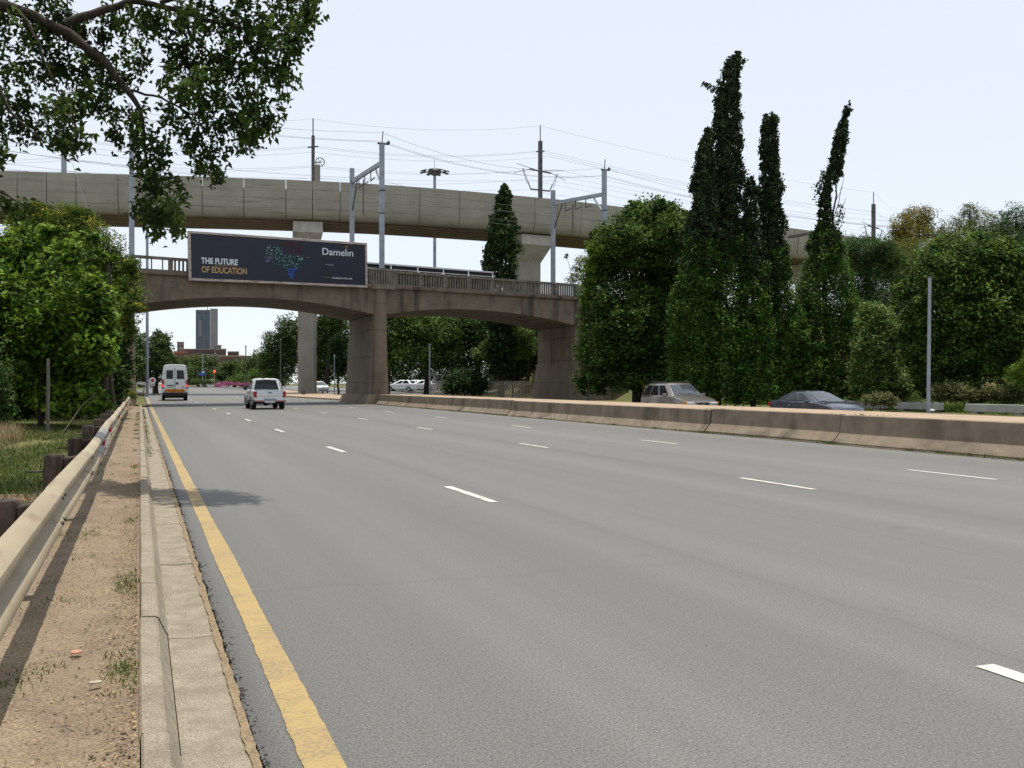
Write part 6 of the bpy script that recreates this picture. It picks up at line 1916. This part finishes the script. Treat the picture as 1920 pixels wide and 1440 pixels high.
# --- minibus seen from behind
VX, VYc = at(328, CY, 82).x, at(328, CY, 82).y
T = Thing('minibus', 'white high-roofed minibus seen from behind in the left lane', 'minibus', (VX, VYc, road_z(VYc)), rz=math.radians(-1), local=True)
VW, VH = 1.05, 2.98
sec = [(-1.0, .42), (-1.02, .6), (-1.0, 1.0), (-.985, 1.5), (-.93, 2.1), (-.86, 2.7), (-.80, 2.88), (-.68, 2.96), (0, 2.99)]
full = sec + [(-x, z) for x, z in reversed(sec[:-1])]
def vsec(y, s, top, lo=0): return [(x * VW * s, y, min(lo + .42 + (z - .42) * 1.0, top) if z < top else top + (z - 2.99) * .1) for x, z in full]
k = MB()
k.loft([[(x * VW * .985, 0.05, z * .99 + .0) for x, z in full], [(x * VW, .12, z) for x, z in full], [(x * VW, 3.9, z) for x, z in full], [(x * VW * .97, 4.5, .42 + (z - .42) * .88) for x, z in full], [(x * VW * .94, 5.1, .42 + (z - .42) * .42) for x, z in full], [(x * VW * .85, 5.75, .42 + (z - .42) * .28) for x, z in full]])
body = T.part('body', k, VWHT, smooth_deg=35)
for s in (-1, 1):
    x0, x1 = (.06, .60) if s > 0 else (-.60, -.06)
    k = MB().hexa([(x0 + .0, .02, 1.78), (x1 + (.08 if s > 0 else 0), .02, 1.78), (x1 + (.08 if s > 0 else 0), .06, 1.78), (x0 - (0 if s > 0 else .08), .06, 1.78)],
                  [(x0 + .0, .02, 2.52), (x1 + (.02 if s > 0 else 0), .02, 2.52), (x1 + (.02 if s > 0 else 0), .06, 2.52), (x0 - (0 if s > 0 else .02), .06, 2.52)])
    for i, v in enumerate(k.v): k.v[i] = (v[0] + s * .07, v[1], v[2])
    T.part('rear_window', k, GLS, bevel=.05)
    d = T.part('rear_door', bx(min(s * .012, s * .80), max(s * .012, s * .80), .025, .055, .85, 2.72), VWHT, bevel=.02)
    T.part('hinge', bx(min(s * .76, s * .84), max(s * .76, s * .84), .01, .04, 1.5, 1.58).box(min(s * .76, s * .84), max(s * .76, s * .84), .01, .04, 2.2, 2.28), VGRY, d)
    k = bx(min(s * .88, s * 1.03), max(s * .88, s * 1.03), .0, .12, 1.0, 1.75)
    tl = T.part('tail_light', k, TAIL, bevel=.02)
    T.part('lit_lamp', bx(min(s * .90, s * 1.0), max(s * .90, s * 1.0), -.012, .02, 1.14, 1.32), TAILG, tl)
    T.part('reverse_lamp', bx(min(s * .84, s * 1.0), max(s * .84, s * 1.0), -.02, .05, .72, .82), CHRM)
    for y in (1.0, 4.6): wheel(T, s * .88, y, .36, .24)
    T.part('wing_mirror', bx(min(s * 1.1, s * 1.32), max(s * 1.1, s * 1.32), 4.3, 4.4, 1.5, 1.95), PLAST, bevel=.03)
    T.part('side_window', bx(min(s * 1.0, s * 1.035), max(s * 1.0, s * 1.035), .6, 3.6, 1.75, 2.35), GLS)
T.part('door_gap', bx(-.012, .012, .012, .03, .85, 2.72), PLAST)
T.part('door_handle', bx(.07, .27, -.01, .03, 1.34, 1.5), PLAST, bevel=.01)
T.part('plate_recess', bx(-.62, -.08, .0, .03, 1.22, 1.3), PLAST)
T.part('number_plate', bx(-.58, -.14, -.01, .02, 1.06, 1.17), PLATE)
T.part('round_sticker', disc(Vector((.6, .0, 1.12)), .06), RED)
# chevron board
k1, k2 = MB(), MB()
n = 8
for i in range(-n, n):
    a = i * .105
    s = 1 if i >= 0 else -1
    pts = [(a, .70), (a + .105, .70), (a + .105 - s * .12, .96), (a - s * .12, .96)]
    pts = [(max(-.84, min(.84, x)), z) for x, z in pts]
    (k1 if i % 2 else k2).add([(x, -.004, z) for x, z in pts] + [(x, .03, z) for x, z in pts], [(0, 1, 2, 3), (7, 6, 5, 4), (0, 4, 5, 1), (2, 6, 7, 3)])
cb = T.part('chevron_board', k1, M('chevron_yellow', (.62, .36, .04), scale=3, rough=.5))
T.part('chevron_stripes', k2, M('chevron_red', (.55, .07, .03), scale=3, rough=.5), cb)
T.part('bumper', bx(-1.0, 1.0, -.12, .1, .40, .66), PLAST, bevel=.03)
T.part('underbody', bx(-.8, .8, .2, 5.2, .22, .45), PLAST)
T.part('exhaust', MB().tube([(-.5, .3, .3), (-.5, .0, .28)], .04, 8), DARKS)

# --- pickup seen from behind
PX, PYc = at(506, CY, 56.4).x, at(506, CY, 56.4).y
T = Thing('pickup_truck', 'silver double-cab pickup seen from behind in the second lane', 'pickup', (PX, PYc, 0), rz=math.radians(0), local=True)
k = MB()
hw = .86
# bed: floor, sides, headboard
k.box(-hw, hw, .06, 1.62, .62, .70)
T.part('bed_floor', k, VGRY)
for s in (-1, 1):
    rings = []
    prof_ = [(s * .70, .70), (s * .70, 1.06), (s * .74, 1.10), (s * .84, 1.10), (s * .885, 1.04), (s * .90, .80), (s * .885, .55), (s * .70, .52)]
    k = MB().loft([[(x, y, z) for x, z in prof_] for y in (.05, .5, 1.0, 1.62)])
    T.part('bed_side', k, VSIL, smooth_deg=30)
    # flared wheel arches in grey
    for yc in (1.05, 4.05):
        k = MB()
        rings = []
        for i in range(11):
            a = math.pi * (i / 10) * 1.1 - .05 * math.pi
            c_, s_ = math.cos(a), math.sin(a)
            rings.append([(s * .86, yc + .41 * c_, .36 + .41 * s_), (s * .98, yc + .41 * c_, .36 + .41 * s_), (s * .96, yc + .50 * c_, .36 + .50 * s_), (s * .86, yc + .54 * c_, .36 + .54 * s_)])
        k.loft(rings)
        T.part('wheel_arch_flare', k, VGRY, smooth_deg=40)
        wheel(T, s * .80, yc, .37, .26)
    k = bx(min(s * .73, s * .895), max(s * .73, s * .895), .0, .14, .70, 1.02)
    tl = T.part('tail_light', k, TAIL, bevel=.02)
    T.part('side_step', bx(min(s * .82, s * .98), max(s * .82, s * .98), 1.8, 3.4, .36, .43), PLAST, bevel=.02)
    T.part('wing_mirror', bx(min(s * .92, s * 1.12), max(s * .92, s * 1.12), 3.35, 3.45, 1.1, 1.3), PLAST, bevel=.03)
tg = T.part('tailgate', bx(-.72, .72, .0, .07, .60, 1.08), VSIL, bevel=.02)
T.part('tailgate_handle', bx(-.10, .10, -.02, .02, .92, 1.0), VGRY, tg)
T.part('tailgate_crease', bx(-.70, .70, -.006, .02, .74, .755), VGRY, tg)
T.part('tailgate_cap', bx(-.74, .74, -.01, .09, 1.082, 1.10), VSIL, tg)
# lower cab body and bonnet
shell_body(T, 'body', [(1.66, 1.08), (3.55, 1.10), (3.75, 1.08), (4.6, .98), (4.78, .80)], 1.76, VSIL, .02, arch=(4.05,), rr=.37, zb=.5)
cabin(T, VSIL, 1.66, 3.75, 1.86, 3.0, 1.08, 1.08, 1.74, .84, .66, True, (.02, .5, 1))
k = MB()
k.tube([(-.80, 1.52, 1.10), (-.78, 1.50, 1.45), (-.64, 1.50, 1.69), (0, 1.50, 1.73), (.64, 1.50, 1.69), (.78, 1.50, 1.45), (.80, 1.52, 1.10)], .045, 8)
T.part('roll_bar', k, VSIL, smooth_deg=60)
T.part('high_brake_light', bx(-.25, .25, 1.58, 1.66, 1.75, 1.79), TAIL)
bp = T.part('rear_bumper', MB().box(-.88, -.30, -.14, .06, .44, .60).box(.30, .88, -.14, .06, .44, .60).box(-.295, .295, -.10, .06, .38, .52), CHRM, bevel=.025)
for s in (-1, 1): T.part('reflector_strip', bx(min(s * .34, s * .86), max(s * .34, s * .86), -.155, -.135, .46, .52), TAIL, bp)
T.part('number_plate', bx(-.26, .26, -.125, -.10, .50, .62), M('blue_white_plate', (.25, .3, .38), scale=6), bp)
T.part('chassis', bx(-.62, .62, .1, 4.4, .34, .55), PLAST)
T.part('differential', MB().lathe((-.1, 1.05, .36), [(.02, -.2), (.16, -.08), (.16, .08), (.02, .2)], 12, 'x').tube([(-.7, 1.05, .36), (.7, 1.05, .36)], .05, 8), PLAST)

def hatch_front(T, y, z, hw, m):
    for s in (-1, 1):
        T.part('headlight', bx(min(s * (hw - .42), s * (hw - .06)), max(s * (hw - .42), s * (hw - .06)), y - .12, y + .015, z - .07, z + .07), LAMP, bevel=.03)

# --- bronze four-wheel-drive coming the other way
c = at(1271, CY, 48)
T = Thing('suv', 'bronze four-wheel-drive with roof rails coming the other way beyond the median', 'suv', (c.x, c.y, opp_z(c.x, c.y)), rz=math.pi - math.radians(0.5), local=True)
shell_body(T, 'body', [(-2.30, .62), (-2.31, .95), (-2.20, 1.05), (.70, 1.09), (1.2, 1.07), (1.9, .94), (2.2, .83), (2.32, .62)], 1.87, VBRZ, .05, arch=(-1.42, 1.42), rr=.37, zb=.34)
cabin(T, VBRZ, -2.26, 1.05, -1.70, .20, 1.03, 1.06, 1.66, .87, .68, True, (.0, .30, .62, .96), pillar=.035)
for s in (-1, 1):
    T.part('roof_rail', MB().tube([(s * .62, -1.75, 1.66), (s * .62, -1.6, 1.74), (s * .62, -.2, 1.755), (s * .62, .0, 1.68)], .022, 6), PLAST)
    T.part('door_mirror', MB().box(min(s * .94, s * 1.14), max(s * .94, s * 1.14), .52, .66, 1.04, 1.2), VBRZ, bevel=.04)
    for y in (-.95, .1): T.part('door_handle', bx(min(s * .925, s * .955), max(s * .925, s * .955), y, y + .22, .86, .90), CHRM)
    for y in (-1.42, 1.42): wheel(T, s * .82, y, .37, .25)
    for y in (-1.0, .05, 1.0): T.part('door_gap', bx(min(s * .93, s * .938), max(s * .93, s * .938), y - .006, y + .006, .45, 1.0), PLAST)
    T.part('headlight', bx(min(s * .42, s * .80), max(s * .42, s * .80), 2.12, 2.29, .69, .81), LAMP, bevel=.04)
    T.part('indicator', bx(min(s * .77, s * .90), max(s * .77, s * .90), 2.02, 2.23, .70, .82), AMBER, bevel=.02)
    T.part('grille', MB().loft([[(s * .05, 2.36, .62), (s * .05, 2.36, .78), (s * .12, 2.35, .81), (s * .30, 2.33, .79), (s * .34, 2.33, .64)], [(s * .05, 2.2, .62), (s * .05, 2.2, .78), (s * .12, 2.2, .81), (s * .30, 2.2, .79), (s * .34, 2.2, .64)]]), PLAST)
    T.part('grille_surround', MB().tube([(s * .05, 2.365, .62), (s * .05, 2.365, .78), (s * .12, 2.355, .81), (s * .30, 2.335, .79), (s * .34, 2.335, .64), (s * .05, 2.365, .62)], .014, 6), CHRM)
T.part('bumper', bx(-.88, .88, 2.1, 2.40, .34, .66), VBRZ, bevel=.08)
T.part('number_plate', bx(-.26, .26, 2.40, 2.42, .48, .59), PLATE)
T.part('wiper', MB().bar((-.6, 1.10, 1.10), (.0, .98, 1.20), .02).bar((-.02, 1.11, 1.10), (.55, .99, 1.2), .02), PLAST)

# --- dark blue-grey saloon
c = at(1530, CY, 43)
T = Thing('sedan', 'dark blue-grey saloon car half hidden behind the brown median', 'car', (c.x, c.y, opp_z(c.x, c.y)), rz=math.pi + math.radians(1), local=True)
shell_body(T, 'body', [(-2.25, .60), (-2.26, .88), (-2.15, 1.01), (-1.45, 1.03), (.75, .99), (1.2, .96), (1.9, .82), (2.15, .71), (2.27, .52)], 1.76, VBLU, .04, arch=(-1.32, 1.30), rr=.32, zb=.22)
cabin(T, VBLU, -1.80, 1.10, -1.02, .12, 1.02, .97, 1.40, .80, .60, True, (.16, .55, .93), gm=M('tinted_glass', (.025, .03, .033), scale=2, rough=.1, spec=.45), pillar=.04)
for s in (-1, 1):
    T.part('door_mirror', bx(min(s * .88, s * 1.05), max(s * .88, s * 1.05), .52, .66, .93, 1.06), VBLU, bevel=.04)
    for y in (-.80, .15): T.part('door_handle', bx(min(s * .868, s * .89), max(s * .868, s * .89), y, y + .2, .80, .84), CHRM)
    for y in (-1.32, 1.30): wheel(T, s * .77, y, .32, .2)
    for y in (-.9, .1, .95): T.part('door_gap', bx(min(s * .872, s * .882), max(s * .872, s * .882), y - .006, y + .006, .35, .92), PLAST)
    T.part('headlight', MB().loft([[(s * .45, 2.10, .68), (s * .45, 2.18, .60), (s * .82, 1.98, .60), (s * .84, 1.78, .76)], [(s * .45, 2.0, .70), (s * .45, 2.0, .58), (s * .80, 1.8, .58), (s * .80, 1.7, .78)]]), LAMP)
    T.part('tail_light', bx(min(s * .60, s * .86), max(s * .60, s * .86), -2.27, -2.05, .76, .92), TAIL, bevel=.03)
T.part('bumper', bx(-.82, .82, 2.05, 2.30, .22, .50), VBLU, bevel=.08)
T.part('wiper', MB().bar((-.6, 1.14, .96), (.0, 1.0, 1.03), .02).bar((-.02, 1.15, .96), (.5, 1.02, 1.03), .02), PLAST)
T.part('licence_disc', bx(.35, .47, .98, 1.0, 1.02, 1.1), SW)

# --- white cars beyond the bridge and parked ones
def small_white(label, u, zc, rz, m=VWHT, group=None, ground=None, cat='car'):
    c = at(u, CY, zc)
    z = ground if ground is not None else max(road_z(c.y), gz(c.x, c.y) + .02)
    T = Thing('white_car', label, cat, (c.x, c.y, z), rz=rz, local=True, group=group)
    shell_body(T, 'body', [(-1.95, .55), (-1.97, .88), (-1.85, .97), (.75, .93), (1.2, .91), (1.75, .80), (1.92, .68), (1.98, .5)], 1.68, m, .04, arch=(-1.2, 1.22), rr=.3, zb=.22)
    cabin(T, m, -1.6, 1.1, -1.2, .1, .95, .91, 1.40, .76, .56, True, (.05, .5, .93))
    for s in (-1, 1):
        for y in (-1.2, 1.22): wheel(T, s * .74, y, .3, .19)
        T.part('headlight', bx(min(s * .42, s * .76), max(s * .42, s * .76), 1.80, 1.96, .60, .73), LAMP, bevel=.03)
        T.part('door_mirror', bx(min(s * .84, s * 1.0), max(s * .84, s * 1.0), .55, .66, .9, 1.02), m, bevel=.03)
    T.part('grille', bx(-.38, .38, 1.9, 1.99, .60, .70), PLAST)
    T.part('bumper_intake', bx(-.6, .6, 1.9, 2.0, .30, .42), PLAST)
    return T
GW = 'white cars beyond the bridge'
small_white('white car with a red roof bar facing us, beyond the middle pier', 599, 126, math.pi + math.radians(4), group=GW).part('roof_bar', bx(-.3, .3, -.5, -.3, 1.44, 1.5), RED)
small_white('white car half hidden behind the viaduct pier', 586, 137, math.pi + math.radians(6), group=GW)
small_white('tiny white car crossing at the junction by the traffic lights', 396, 185, math.radians(70), group=GW)
GP = 'parked cars under the trees'
small_white('white car parked nearest the middle pier, under the trees', 752, 128, math.radians(60), group=GP, ground=road_z(118) + .25)
small_white('white car parked in the middle under the trees', 772, 132, math.radians(75), group=GP, ground=road_z(120) + .25)
small_white('white car parked rightmost by the forked tree trunk', 790, 130, math.radians(70), group=GP, ground=road_z(120) + .25)
